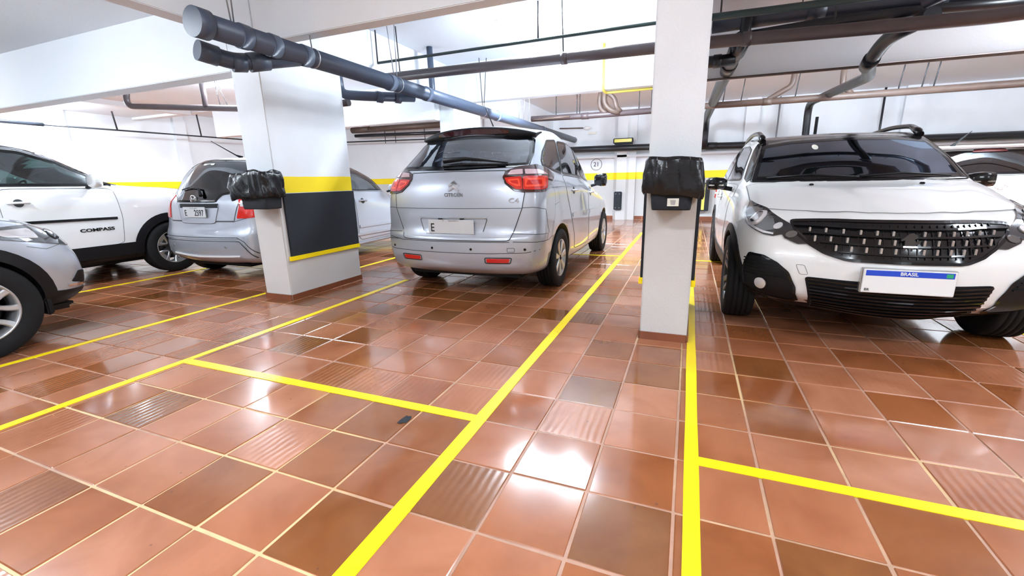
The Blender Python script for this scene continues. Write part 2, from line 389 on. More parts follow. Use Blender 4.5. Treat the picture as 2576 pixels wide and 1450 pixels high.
# floor tiles
def tile_mesh():
    bm = bmesh.new(); bx(bm, -0.1485, 0.1485, -0.1565, 0.1565, -0.012, 0.0, 0)
    es = [e for e in bm.edges if all(v.co.z > -0.001 for v in e.verts)] + [e for e in bm.edges if abs(e.verts[0].co.z-e.verts[1].co.z) > 0.005]
    bmesh.ops.bevel(bm, geom=es, offset=0.003, segments=1, affect='EDGES')
    me = bpy.data.meshes.new('tile'); bm.to_mesh(me); bm.free(); me.materials.append(M['tile']); return me
tm = tile_mesh()
cells = []
for i in range(-40, 31):
    for j in range(-6, 36):
        cx, cy = TX0+(i+0.5)*TPX, TY0+(j+0.5)*TPY
        if XL < cx < XR and -0.6 < cy < YF:
            d = Vector((cx, cy, -1.15)); z = d.dot(_F)
            vis = 0
            if z > 0.3:
                qx, qy = d.dot(_r)/z, d.dot(_u)/z
                if abs(qx) < 1.25 and abs(qy) < 0.74: vis = 1/(z*z*d.length)
            blocked = any(a_ < cx-0.15 and cx+0.15 < b_ and c_ < cy-0.16 and cy+0.16 < d_ for a_, b_, c_, d_ in ((-4.06, -3.7, 3.15, 4.19), (-0.27, 0.05, 3.15, 4.2), (-4.08, -3.79, 6.93, 7.95)))
            if not blocked: cells.append((vis, i, j, cx, cy))
cells.sort(key=lambda c: -c[0])
rnd = random.Random(3)
for v_, i, j, cx, cy in cells[:300]:
    o = bpy.data.objects.new('tile', tm); COL.objects.link(o); o.parent = floor
    o.location = (cx+rnd.uniform(-.0015, .0015), cy+rnd.uniform(-.0015, .0015), 0.002+rnd.uniform(-.0008, .0008))
    o.rotation_euler = (rnd.uniform(-.0025, .0025), rnd.uniform(-.0025, .0025), rnd.uniform(-.004, .004))
vv, ff = [], []
base_v = [v.co.copy() for v in tm.vertices]; base_f = [list(p.vertices) for p in tm.polygons]
for v_, i, j, cx, cy in cells[300:]:
    k = len(vv); tx, ty = rnd.uniform(-.0025, .0025), rnd.uniform(-.0025, .0025); dz = 0.002+rnd.uniform(-.0008, .0008)
    for c in base_v: vv.append((cx+c.x, cy+c.y, c.z+dz+tx*c.x+ty*c.y))
    for f in base_f: ff.append([q+k for q in f])
me = bpy.data.meshes.new('tile_field'); me.from_pydata(vv, [], ff)
o = link('tile_field', me, 'tile', floor); o['kind'] = 'stuff'

# painted bay lines (a thin film of paint on the tiles)
def line(x0, x1, y0, y1, name='painted_line'):
    bm = bmesh.new(); n = max(2, int(max(x1-x0, y1-y0)/0.25)); along_y = (y1-y0) > (x1-x0)
    rows = []
    for k in range(n+1):
        t = k/n; w = rnd.uniform(-.0025, .0025)
        rows.append([(x0-w, y0+(y1-y0)*t), (x1+w, y0+(y1-y0)*t)] if along_y else [(x0+(x1-x0)*t, y0-w), (x0+(x1-x0)*t, y1+w)])
    vs = [[[bm.verts.new((q[0], q[1], z)) for q in rw] for z in (0.0, 0.0048)] for rw in rows]
    for a, b_ in zip(vs, vs[1:]):
        bm.faces.new((a[1][0], a[1][1], b_[1][1], b_[1][0])); bm.faces.new((a[0][0], a[1][0], b_[1][0], b_[0][0])); bm.faces.new((a[1][1], a[0][1], b_[0][1], b_[1][1]))
    bm.faces.new((vs[0][0][0], vs[0][0][1], vs[0][1][1], vs[0][1][0])); bm.faces.new((vs[-1][0][0], vs[-1][1][0], vs[-1][1][1], vs[-1][0][1]))
    bmesh.ops.recalc_face_normals(bm, faces=bm.faces)
    return obj(name, bm, 'floorline', floor)
m, N, L, b = newmat('yellow_floor_paint'); g = N.new('ShaderNodeNewGeometry')
n = N.new('ShaderNodeTexNoise'); n.inputs['Scale'].default_value = 6; n.inputs['Detail'].default_value = 8; L.new(g.outputs['Position'], n.inputs['Vector'])
r = N.new('ShaderNodeValToRGB'); r.color_ramp.elements[0].position = 0.26; r.color_ramp.elements[0].color = (0.60, 0.42, 0.03, 1)
r.color_ramp.elements[1].position = 0.38; r.color_ramp.elements[1].color = (0.97, 0.75, 0.002, 1)
L.new(n.outputs['Fac'], r.inputs[0]); L.new(r.outputs[0], b.inputs['Base Color']); b.inputs['Roughness'].default_value = 0.32
M['floorline'] = m
line(-0.918, -0.855, 0.3, 9.7); line(0.056, 0.112, 0.3, 6.5); line(-3.14, -3.085, 0.3, 4.3); line(-4.265, -4.215, 0.3, 6.5)
line(-6.46, -6.41, 0.3, 6.5); line(2.28, 2.33, 0.3, 6.5)
line(-3.085, -0.918, 1.700, 1.760); line(0.112, 2.28, 1.715, 1.770); line(-2.9, -0.918, 6.60, 6.65); line(0.112, 2.28, 6.50, 6.55)

# a small black mark on a tile, laid on as a thin patch
bm = bmesh.new(); pl = [(-0.03, -0.045), (-0.005, -0.05), (0.012, -0.03), (0.03, -0.035), (0.028, 0.02), (0.012, 0.05), (-0.01, 0.04), (-0.022, 0.048), (-0.03, 0.0)]
a_ = [bm.verts.new((x*0.75, y*0.8, 0.0008)) for x, y in pl]; c_ = [bm.verts.new((x*0.75, y*0.8, 0)) for x, y in pl]
bm.faces.new(a_)
for k in range(len(pl)): bm.faces.new((a_[k], a_[(k+1) % len(pl)], c_[(k+1) % len(pl)], c_[k]))
bmesh.ops.recalc_face_normals(bm, faces=bm.faces)
o = obj('black_mark', bm, 'rubber'); o.location = (-1.235, 1.60, 0.0035); tag(o, 'small black mark on a tile by the yellow cross line', 'tape')

# ------------------------------------------------------------------ pillars
def base_tiles(root, x0, x1, y0, y1, h=0.058):
    """row of reddish baseboard tiles round a pillar, one object each"""
    for (ax, a0, a1, fx, s) in (('x', x0, x1, y0, -1), ('y', y0, y1, x1, 1), ('y', y0, y1, x0, -1), ('x', x0, x1, y1, 1)):
        n = max(1, round((a1-a0)/0.30)); st = (a1-a0)/n
        for k in range(n):
            p, q = a0+k*st+0.003, a0+(k+1)*st-0.003
            d0, d1 = (fx-0.012, fx) if s < 0 else (fx, fx+0.012)
            if ax == 'x': box('baseboard_tile', p, q, d0, d1, 0, h, 'base', root)
            else: box('baseboard_tile', d0, d1, p, q, 0, h, 'base', root)
def pillar(x0, x1, y0, y1, h, material, label, foam=None):
    root = empty('pillar', (0, 0, 0), 0, label, 'pillar')
    bm = bmesh.new(); bx(bm, x0, x1, y0, y1, 0, h, 0.008); obj('shaft', bm, material, root)
    base_tiles(root, x0, x1, y0, y1)
    for side in foam or ():
        if side == 'r': a0, a1 = x1, x1+0.022
        else: a0, a1 = x0-0.022, x0
        o = box('rubber_guard', a0, a1, y0+0.05, y1-0.005, 0.445, 1.068, 'rubber', root, 0.003); o['label'] = 'black rubber guard sheet'
        o = box('guard_strip', a0-(0.008 if side == 'l' else 0), a1+(0.008 if side == 'r' else 0), y0+0.03, y1, 0.403, 0.447, 'yellow', root, 0.003); o['label'] = 'yellow edge strip'
    return root
pillar(-4.06, -3.70, 3.15, 4.19, 2.965, 'column', 'wide white pillar with yellow band and black rubber guard, left of the silver people carrier', ('r',))
pillar(-0.27, 0.05, 3.15, 4.20, 2.965, 'colgrey', 'slim white and grey pillar beside the white compact crossover, black bin on it', ('l', 'r'))
pillar(-4.08, -3.79, 6.93, 7.95, 2.965, 'column', 'white pillar farther back, mostly hidden behind the silver people carrier', None)
# yellow edge of the slim pillar's guard, top
# chamfered pilaster on the far wall
bm = bmesh.new()
def prism(bm, pts, z0, z1):
    a = [bm.verts.new((x, y, z0)) for x, y in pts]; c = [bm.verts.new((x, y, z1)) for x, y in pts]
    n = len(pts)
    for k in range(n): bm.faces.new((a[k], a[(k+1) % n], c[(k+1) % n], c[k]))
    bm.faces.new(a[::-1]); bm.faces.new(c)
prism(bm, [(-2.02, YF), (-1.92, YF-0.16), (-1.66, YF-0.16), (-1.50, YF)], 0, 2.97)
o = obj('trim_50', bm, 'wall'); o['kind'] = 'structure'

# ------------------------------------------------------------------ ceiling lamps
def lamp(x, y, z, label):
    root = empty('ceiling_lamp', (x, y, z), 0, label, 'lamp', 'tube lamps under the ceiling')
    bm = bmesh.new(); bx(bm, -0.62, 0.62, -0.05, 0.05, 0.035, 0.075, 0.008); obj('housing', bm, 'lampwhite', root)
    for s in (-1, 1):
        bm = bmesh.new(); bx(bm, s*0.60-0.012, s*0.60+0.012, -0.02, 0.02, -0.005, 0.04, 0.003); obj('socket', bm, 'lampwhite', root)
    obj('tube', tubebm(bmesh.new(), [(-0.59, 0, 0.012), (0.59, 0, 0.012)], 0.013, 10), 'tube', root)
LL = {0: 'tube lamp on the slab above the silver people carrier, behind the cross beam', 1: 'bright tube lamp on the ceiling left of the wide pillar', 2: 'tube lamp behind the second beam, over the silver people carrier bonnet', 3: 'tube lamp behind the second beam at the back left',
      4: 'tube lamp behind the second beam, beyond the white crossover', 5: 'tube lamp above the white off-road style crossover roof', 6: 'tube lamp above the silver crossover at the left edge', 7: 'tube lamp almost straight above the viewer', 8: 'tube lamp above the bay in front of the white crossover',
      9: 'tube lamp out to the right, level with the viewer', 10: 'tube lamp behind the viewer, leftmost of the rear row', 11: 'tube lamp behind the viewer, middle of the rear row', 12: 'tube lamp behind the viewer, rightmost of the rear row', 15: 'tube lamp right of the white crossover, between the beams', 13: 'tube lamp behind the second beam at the far right', 14: 'tube lamp near the left wall, behind the left beam'}
for k in range(len(LAMPS)):
    lamp(LAMPS[k][0], LAMPS[k][1], LAMPS[k][2]+0.03, LL[k])

# ------------------------------------------------------------------ pipes
def pipe(name, label, path, r, material, rad=0.12, joints=(), seg=16, group=None):
    o = tube(name, path, r, material, None, seg, rad); tag(o, label, 'pipe', group)
    for (p, q) in joints:
        j = tube('coupling', [p, q], r*1.13, material, o, seg)
    return o
def wirehang(parent, a, b_, r=0.004, material='wire', name='hanger_wire'):
    return tube(name, [a, b_], r, material, parent, 6)
def strap(parent, c, axis, r, material='wire', w=0.012):
    bm = bmesh.new(); lathe(bm, [(-w/2, r), (-w/2, r+0.004), (w/2, r+0.004), (w/2, r)], 20, axis, close=True)
    o = obj('clamp', bm, material, parent); o.location = c; return o
# main grey pipe with wye fitting
mx_, mz_ = -3.10, 2.205
mp = empty('drain_pipe', (mx_, 2.2, mz_), 0, 'thick slate grey drain pipe with capped branch ends beside the wide pillar top', 'pipe')
tube('pipe_run', [(0, 0.02, 0), (0, 10.35, 0)], 0.077, 'greypipe', mp, 24)
obj('end_cap', tubebm(bmesh.new(), [(0, -0.012, 0), (0, 0.085, 0)], 0.094, 24), 'greypipe', mp)
for y0 in (0.30, 0.55, 0.86, 2.02, 2.75, 4.9, 7.4):
    obj('coupling', tubebm(bmesh.new(), [(0, y0, 0), (0, y0+0.012, 0), (0, y0+0.012, 0), (0, y0+0.085, 0)], [0.079, 0.085, 0.085, 0.083], 24), 'greypipe', mp)
br = tube('branch', [(-0.02, 0.85, -0.03), (-0.12, 0.56, -0.105), (-0.20, 0.40, -0.135), (-0.245, 0.20, -0.105)], 0.060, 'greypipe', mp, 20, 0.12)
obj('end_cap', tubebm(bmesh.new(), [(-0.225, 0.29, -0.118), (-0.252, 0.165, -0.10)], 0.070, 20), 'greypipe', br)
obj('coupling', tubebm(bmesh.new(), [(-0.10, 0.62, -0.09), (-0.155, 0.49, -0.125)], 0.070, 18), 'greypipe', mp)
obj('coupling', tubebm(bmesh.new(), [(-0.165, 0.47, -0.13), (-0.205, 0.385, -0.14)], 0.068, 18), 'greypipe', mp)
for yy, dx, m_ in ((0.27, 0, 'wire'), (0.29, 0.09, 'wire'), (1.0, 0.0, 'wire'), (2.15, -0.02, 'wire'), (2.2, 0.06, 'wire'), (4.4, 0, 'darkwire'), (4.45, 0.1, 'darkwire')):
    wirehang(mp, (0, yy, 0.07), (dx-0.02, yy-0.03, 0.76), 0.0055, m_)
for yy in (1.0, 2.2, 4.4): strap(mp, (0, yy, 0), 'y', 0.078)
# small branch pipe tucked behind the pillar head
mq = pipe('drain_pipe', 'short dark drain pipe tucked behind the top of the wide pillar', [(-3.16, 4.80, 2.14), (-3.50, 4.32, 2.11), (-3.78, 4.25, 2.14), (-3.80, 4.26, 2.40)], 0.052, 'greypipe', 0.1)
for t in ((-3.30, 4.60, 2.125), (-3.42, 4.42, 2.115)):
    obj('coupling', tubebm(bmesh.new(), [t, (t[0]+0.035, t[1]+0.07, t[2]-0.004)], 0.062, 16), 'greypipe', mq)
# brown pipe across, left of the slim pillar and on to the right
o = pipe('brown_pipe', 'long thick brown pipe crossing above the silver people carrier and the white crossover',
     [(-3.62, 4.9, 2.42), (-0.1, 4.9, 2.375), (1.2, 4.9, 2.33), (2.25, 4.9, 2.30), (2.9, 4.85, 2.34), (9.45, 4.85, 2.26)], 0.054, 'brownpipe', 0.5, [((-1.36, 4.9, 2.39), (-1.30, 4.9, 2.389)), ((0.35, 4.9, 2.36), (0.42, 4.9, 2.358)), ((2.30, 4.9, 2.30), (2.40, 4.893, 2.305))], 20)
for x_ in (-3.40, -1.34, 1.05): wirehang(o, (x_, 4.9, 2.40), (x_-0.02, 4.9, 2.97), 0.007, 'darkwire')
# thin dark green conduit
o = pipe('conduit', 'thin dark conduit crossing under the ceiling above the thick brown pipe', [(-3.72, 4.9, 2.60), (-0.2, 4.9, 2.60), (1.4, 4.9, 2.545), (9.45, 4.9, 2.48)], 0.016, 'greenpipe', 0.5, seg=10)
for x_ in (-3.72, -1.62, 0.15): wirehang(o, (x_, 4.9, 2.60), (x_, 4.9, 2.97), 0.009, 'darkwire')
# wider dark duct right of the slim pillar
pipe('conduit', 'wide dark green pipe under the rough ceiling right of the slim pillar', [(0.0, 4.45, 2.45), (0.5, 4.45, 2.44), (2.2, 4.45, 2.42)], 0.028, 'greenpipe', 0.3)
# dark drop behind the wide pillar
pipe('drop_pipe', 'vertical dark square-looking pipe coming down from the slab above the grey drain pipe', [(-3.50, 5.78, 2.97), (-3.50, 5.80, 2.30), (-3.30, 5.80, 2.24)], 0.042, 'greypipe', 0.08)
# big bluish pipes upper right
o = pipe('drain_pipe', 'thick blue black pipe under the rough ceiling at the top right', [(0.1, 5.6, 2.70), (1.0, 5.55, 2.70), (1.9, 5.5, 2.66), (3.2, 5.5, 2.62), (9.45, 5.5, 2.58)], 0.075, 'bluepipe', 0.3, [((0.95, 5.55, 2.70), (1.10, 5.545, 2.695)), ((1.85, 5.5, 2.665), (2.0, 5.5, 2.66))], 20)
for x_ in (0.9, 1.5, 2.3): wirehang(o, (x_, 5.55, 2.72), (x_, 5.55, 2.97), 0.006, 'darkwire')
pipe('drain_pipe', 'short blunt pipe end sticking out above the bent black pipe at top right', [(1.75, 5.2, 2.56), (1.95, 4.95, 2.60)], 0.062, 'bluepipe', 0.05, seg=20)
o = pipe('drain_pipe', 'thick black pipe right behind the brown pipe, above the slanting black pipe', [(0.36, 5.45, 2.52), (1.2, 5.45, 2.56), (1.75, 5.45, 2.56), (2.6, 5.45, 2.52)], 0.045, 'blackpipe', 0.2)
pipe('drop_pipe', 'short vertical black pipe meeting the brown pipe next to the slim pillar', [(0.42, 5.45, 2.75), (0.40, 5.45, 2.46), (0.36, 5.6, 2.42)], 0.052, 'blackpipe', 0.1)
# slanting big black pipe going away, dropping to the far wall and running along it
o = pipe('waste_pipe', 'thick black pipe running away beside the slim pillar and dropping to the far wall', [(0.38, 5.55, 2.50), (0.345, 6.2, 2.46), (0.24, 12.0, 2.48), (0.25, 12.42, 2.30), (0.25, 12.45, 1.86)], 0.082, 'blackpipe', 0.2, [((0.385, 5.50, 2.50), (0.37, 5.85, 2.475)), ((0.34, 6.3, 2.46), (0.335, 6.5, 2.461))], 20)
pipe('waste_pipe', 'short black stub pipe entering the slanting black pipe beside the slim pillar', [(0.36, 5.75, 2.38), (-0.1, 5.75, 2.38)], 0.062, 'blackpipe', 0.1, [((0.14, 5.75, 2.38), (0.22, 5.75, 2.38))])
o = pipe('wall_pipe', 'long black pipe running low along the far wall', [(-3.95, 12.55, 1.95), (-1.0, 12.53, 1.925), (0.6, 12.53, 1.87), (9.45, 12.53, 1.80)], 0.085, 'blackpipe', 0.4, [((0.30, 12.53, 1.88), (0.55, 12.53, 1.872))], 20)
# bent black pipe, right
pipe('waste_pipe', 'bent black pipe zigzagging down from the brown pipe to the far wall', [(1.78, 5.1, 2.42), (1.68, 5.75, 2.42), (1.66, 6.1, 2.27), (2.02, 7.3, 2.34), (2.16, 10.9, 2.56), (2.17, 11.3, 2.52), (2.21, 11.35, 0.9), (2.21, 11.35, 0.0)], 0.068, 'blackpipe', 0.22, [((1.66, 6.0, 2.30), (1.70, 6.25, 2.275))], 18)
pipe('conduit', 'thin black pipe standing against the bent black pipe', [(2.36, 11.35, 2.30), (2.36, 11.35, 0.0)], 0.03, 'blackpipe', 0.05)
# rust conduit on the edge of the second beam
pipe('conduit', 'thin rusty pipe fixed along the lower edge of the second beam', [(0.1, 6.72, 2.37), (9.45, 6.72, 2.31)], 0.016, 'rustpipe', 0.1, seg=10)
# lower brown pipe at the far side
o = pipe('brown_pipe', 'weathered brown pipe hanging across the back aisle right of the slim pillar', [(-0.2, 9.5, 2.43), (2.0, 9.5, 2.42), (9.45, 9.5, 2.40)], 0.057, 'rustpipe', 0.2, [((1.1, 9.5, 2.425), (1.25, 9.5, 2.425))], 16)
for x_ in (0.45, 0.75, 1.60, 3.05, 3.35, 3.50): wirehang(o, (x_, 9.5, 2.45), (x_+0.05, 9.5, 2.97), 0.010, 'darkwire')
tube('branch', [(1.18, 9.5, 2.45), (1.38, 9.5, 2.57), (1.54, 9.5, 2.66), (1.56, 9.5, 2.97)], 0.045, 'rustpipe', o, 12, 0.08)
tube('branch', [(2.42, 9.5, 2.45), (2.28, 9.5, 2.58), (2.26, 9.5, 2.97)], 0.045, 'rustpipe', o, 12, 0.08)
o = pipe('brown_pipe', 'brown pipe hanging across the back aisle behind the silver people carrier', [(-3.3, 9.5, 2.43), (-2.1, 9.5, 2.41), (-0.4, 9.5, 2.42)], 0.058, 'brownpipe', 0.2, [((-2.2, 9.5, 2.41), (-2.05, 9.5, 2.41))], 16)
for x_ in (-2.75, -2.3, -2.24, -1.05, -0.82): wirehang(o, (x_, 9.5, 2.45), (x_, 9.5, 2.97), 0.009, 'darkwire')
tube('trap', [(-1.72, 9.4, 2.97), (-1.72, 9.4, 2.60), (-1.58, 9.4, 2.46), (-1.42, 9.45, 2.42)], 0.052, 'rustpipe', o, 12, 0.12)
tube('trap', [(-1.80, 9.5, 2.90), (-1.84, 9.5, 2.66), (-1.80, 9.5, 2.50), (-1.66, 9.5, 2.43)], 0.052, 'rustpipe', o, 12, 0.12)
tube('trap', [(-1.74, 9.42, 2.86), (-1.52, 9.42, 2.70), (-1.48, 9.42, 2.52), (-1.40, 9.46, 2.44)], 0.045, 'rustpipe', o, 12, 0.1)
pipe('small_pipe', 'thin grey pipe hanging below the brown pipe in the back aisle', [(-3.2, 9.3, 2.38), (-2.4, 9.3, 2.40)], 0.02, 'rustpipe', 0.1, seg=10)
# yellow gas pipe
pipe('gas_pipe', 'yellow gas pipe dropping down the second beam and turning right', [(-1.25, 6.70, 2.97), (-1.25, 6.70, 2.375), (-1.24, 6.85, 2.355), (-0.2, 6.86, 2.36)], 0.018, 'gaspipe', 0.05, seg=12)
# group of pipes at the back left
o = pipe('brown_pipe', 'light brown pipe high on the far wall left of the silver people carrier', [(-10.6, 12.3, 2.86), (-6.9, 12.3, 2.84)], 0.085, 'rustpipe', 0.2, [((-10.6, 12.3, 2.87), (-9.9, 12.3, 2.87))])
for x_ in (-9.3, -8.9, -7.8): wirehang(o, (x_, 12.3, 2.9), (x_, 12.3, 2.40), 0.012, 'darkwire')
pipe('wall_pipe', 'middle grey black pipe of the three on the far wall, left', [(-10.5, 12.3, 2.69), (-6.9, 12.3, 2.61)], 0.05, 'blackpipe', 0.2)
pipe('conduit', 'lowest and thinnest of the three pipes on the far wall, left', [(-11.2, 12.3, 2.52), (-6.9, 12.3, 2.43)], 0.022, 'blackpipe', 0.2, seg=10)
# pipes near the left wall
o = pipe('conduit', 'thin dark conduit hung along the left wall above the white car', [(-11.6, 1.0, 2.40), (-11.6, 4.9, 2.372)], 0.035, 'blackpipe', 0.1, seg=10)
o = pipe('conduit', 'long thin conduit with hanger rods continuing along the left wall', [(-11.6, 4.9, 2.372), (-11.6, 12.4, 2.42)], 0.017, 'blackpipe', 0.1, seg=10)
for y_ in (6.1, 7.9): wirehang(o, (-11.6, y_, 2.39), (-11.5, y_-0.1, 2.95), 0.018, 'darkwire')
o = pipe('drain_pipe', 'grey brown pipe with an elbow under the ceiling left of the wide pillar', [(-8.15, 4.55, 2.75), (-8.28, 4.55, 2.40), (-6.9, 4.75, 2.30), (-5.3, 4.75, 2.16), (-4.1, 4.75, 2.15)], 0.042, 'brownpipe', 0.14)
tube('branch', [(-6.72, 4.72, 2.75), (-6.72, 4.72, 2.30)], 0.036, 'brownpipe', o, 12)
wirehang(o, (-6.45, 4.75, 2.29), (-6.5, 4.75, 2.75), 0.005, 'darkwire'); wirehang(o, (-6.3, 4.75, 2.29), (-6.5, 4.75, 2.75), 0.004, 'darkwire')
# conduits standing on the far wall
pipe('conduit', 'thin black conduit standing on the far wall behind the white crossover roof rail', [(3.83, 12.6, 2.95), (3.85, 12.6, 1.2)], 0.022, 'blackpipe', 0.1, seg=8)
pipe('conduit', 'pale conduit on the far wall beside the bent black pipe', [(1.85, 12.7, 2.95), (1.85, 12.7, 0.3)], 0.02, 'wire', 0.1, seg=8)
for x_, w_ in ((-3.25, 'leftmost'), (-3.15, 'middle'), (-3.05, 'rightmost')):
    tag(tube('hanging_wire', [(x_, 8.6, 2.97), (x_+0.02, 8.6, 2.6), (x_-0.01, 8.6, 2.25)], 0.005, 'wire', None, 6), w_+' of three thin wires hanging beside the far end of the grey drain pipe', 'wire', 'thin wires hanging in the back aisle')

# ------------------------------------------------------------------ things on the far wall
root = empty('emergency_lamp', (-1.745, 12.44, 2.11), 0, 'yellow and black box lamp standing on the wall pipe', 'lamp')
bm = bmesh.new(); bx(bm, -0.26, 0.26, -0.03, 0.05, -0.066, 0.066, 0.012); obj('case', bm, 'black', root)
bm = bmesh.new(); bx(bm, -0.235, 0.235, -0.036, -0.02, -0.045, 0.052, 0.008); o = obj('lens', bm, 'signyellow', root); o['label'] = 'yellow lens'
bm = bmesh.new(); bx(bm, -0.22, 0.25, -0.02, 0.04, -0.095, -0.062, 0.004); obj('bracket', bm, 'black', root)
root = empty('wall_bumper', (-1.855, 12.60, 0.53), 0, 'black rubber bumper on the grey part of the far wall', 'bumper')
bm = bmesh.new(); bx(bm, -0.105, 0.105, -0.05, 0.04, -0.25, 0.25, 0.015); obj('pad', bm, 'rubber', root)
for s in (-1, 1):
    bm = bmesh.new(); bx(bm, s*0.05-0.03, s*0.05+0.03, -0.062, -0.045, -0.21, 0.21, 0.006); obj('ridge', bm, 'rubber', root)
    for q in (-0.19, 0.19):
        o = obj('bolt', tubebm(bmesh.new(), [(s*0.05, -0.07, q), (s*0.05, -0.06, q)], 0.012, 8), 'wire', root)
root = empty('bay_number', (-2.515, YF-0.006, 1.53), 0, 'number 21 in a circle painted on the white far wall', 'sign')
bm = bmesh.new(); lathe(bm, [(-0.004, 0.148), (-0.004, 0.158), (0.002, 0.158), (0.002, 0.148)], 40, 'y', close=True); obj('ring', bm, 'ink', root)
textobj('numerals', '21', 0.17, (0, -0.004, 0), (PI/2, 0, 0), 'ink', root, bold=0.0)
root = empty('wall_lamp', (-2.78, YF, 2.50), 0, 'small bulb lamp on an arm on the far wall above the silver people carrier', 'lamp')
tube('arm', [(-0.80, -0.06, 0.055), (-0.12, -0.06, 0.03)], 0.016, 'rustpipe', root, 8)
bm = bmesh.new(); lathe(bm, [(-0.10, 0.0), (-0.09, 0.03), (-0.03, 0.055), (0.04, 0.05), (0.09, 0.02), (0.13, 0.0)], 16, 'x'); o = obj('bulb', bm, 'lampwhite', root); o.location = (0, -0.06, 0.02)
root = empty('emergency_lamp', (-2.64, YF, 2.385), 0, 'small white emergency light fitting on the far wall', 'lamp')
bm = bmesh.new(); bx(bm, -0.12, 0.12, -0.06, 0, -0.035, 0.035, 0.015); obj('case', bm, 'lampwhite', root)
bm = bmesh.new(); bx(bm, -0.11, 0.11, -0.066, -0.055, -0.022, 0.022, 0.004); obj('diffuser', bm, 'sticker', root)

# ------------------------------------------------------------------ bins with bags
from mathutils import noise
def rrect(w, d, r, n=5):
    pts = []
    for cx, cy, a0 in ((w-r, d-r, 0), (-w+r, d-r, PI/2), (-w+r, -d+r, PI), (w-r, -d+r, 1.5*PI)):
        for k in range(n+1):
            a = a0+PI/2*k/n; pts.append((cx+r*math.cos(a), cy+r*math.sin(a)))
    return pts
def dense(pts, n):
    L_ = [0]; P = [Vector(p) for p in pts]; P.append(P[0])
    for a, b_ in zip(P, P[1:]): L_.append(L_[-1]+(b_-a).length)
    out = []
    for k in range(n):
        t = L_[-1]*k/n
        i = max(j for j in range(len(L_)-1) if L_[j] <= t+1e-9)
        f = (t-L_[i])/max(1e-9, L_[i+1]-L_[i]); out.append(P[i].lerp(P[i+1], f))
    return out
def bin_(cx, cy, z0, w0, w1, d, h, label, seed, bagfn, sticker, rough=1.0):
    root = empty('waste_bin', (cx, cy, z0), 0, label, 'bin')
    bm = bmesh.new(); prev = None
    for z, sc in ((0.0, 0.97), (0.012, 1.0), (h, None), (h, 'i'), (0.03, 'j')):
        if sc is None: ring = rrect(w1, d, 0.03)
        elif sc == 'i': ring = rrect(w1-0.006, d-0.006, 0.03)
        elif sc == 'j': ring = rrect(w0-0.006, d*0.9-0.006, 0.03)
        else: ring = rrect(w0*sc, d*0.9*sc, 0.035)
        vs = [bm.verts.new((x, y, z)) for x, y in ring]
        if prev:
            for k in range(len(vs)):
                f = bm.faces.new((prev[k], prev[(k+1) % len(vs)], vs[(k+1) % len(vs)], vs[k])); f.smooth = True
        else: bm.faces.new(vs[::-1])
        prev = vs
    bm.faces.new(prev); obj('bin_body', bm, 'rubber', root)
    # bag: folded over the rim
    bm = bmesh.new(); n = 120; prev = None
    prof = [(-0.03, h*0.45, 0), (-0.022, h-0.05, 0.2), (-0.006, h+0.006, 0.5), (0.004, h+0.012, 0.5), (0.012, h-0.01, 0.6), (0.015, h-0.05, 0.8), (0.019, h-0.09, 1), (0.022, h-0.13, 1), (0.024, h-0.165, 1), (0.02, h-0.195, 1), (0.010, h-0.215, 1)]
    base = dense(rrect(w1, d, 0.035), n)
    for off, z, amp in prof:
        vs = []
        for k, p in enumerate(base):
            q = Vector((p.x, p.y, 0)); nr = Vector((p.x/w1**1.0, p.y/d, 0)).normalized()
            a = 2*PI*k/n
            ns = noise.noise(Vector((math.cos(a)*2.2, math.sin(a)*2.2, z*9+seed)))
            cr_ = 1-abs(noise.noise(Vector((math.cos(a)*3.5+z*7, math.sin(a)*3.5, z*5+seed*2))))*2
            e = off+amp*rough*(0.012*ns+0.010*cr_)
            v = q+nr*e; v.z = z+amp*(0.02*rough*noise.noise(Vector((math.cos(a)*1.8, math.sin(a)*1.8, seed+9))))
            v = bagfn(v, a, amp, z)
            if v.y > d: v.y = d-0.001
            vs.append(bm.verts.new(v))
        if prev:
            for k in range(n):
                f = bm.faces.new((prev[k], prev[(k+1) % n], vs[(k+1) % n], vs[k])); f.smooth = k % 7 != 0
        prev = vs
    o = obj('bin_bag', bm, 'bag', root); o['label'] = 'crumpled glossy black bag folded over the rim'
    sx, sz = sticker
    bm = bmesh.new(); bx(bm, sx-0.034, sx+0.034, -0.002, 0.0, sz-0.024, sz+0.024, 0); o = obj('sticker', bm, 'sticker', root); o.location = (0, -d*0.935, 0); o['label'] = 'cream sticker with a bin symbol'
    bm = bmesh.new(); prism_pts = [(-0.017, 0.014), (0.017, 0.014), (0.012, -0.016), (-0.012, -0.016)]
    vs = [bm.verts.new((sx+x, -d*0.935-0.0028, sz+z)) for x, z in prism_pts]; bm.faces.new(vs[::-1])
    obj('bin_symbol', bm, 'satin', root)
    return root
def bagR(v, a, amp, z):
    v.x += 0.012*amp*(1 if v.x > 0 else 0.3)*(1+(0.30-z)*1.5)*(1 if v.x > 0 else -1)*0.8
    if v.x > 0: v.z -= amp*0.03*v.x/0.15
    return v
def bagL(v, a, amp, z):
    k = max(0, -v.x)/0.19
    v.x -= amp*0.085*k*k*(1.2 if z > 0.20 else 0.7); v.z -= amp*0.03*k
    if v.x > -0.05 and z > 0.25: v.z += 0.05*amp*max(0, math.sin((v.x+0.05)/0.24*PI))
    return v
bin_(-0.105, 3.035, 0.945, 0.118, 0.15, 0.105, 0.315, 'black waste bin with a bag on the slim pillar beside the white crossover', 3.1, bagR, (0.012, 0.05))
bin_(-3.775, 3.035, 0.935, 0.160, 0.185, 0.105, 0.325, 'black waste bin with a crumpled bag on the wide pillar', 8.7, bagL, (-0.115, 0.125), 1.7)

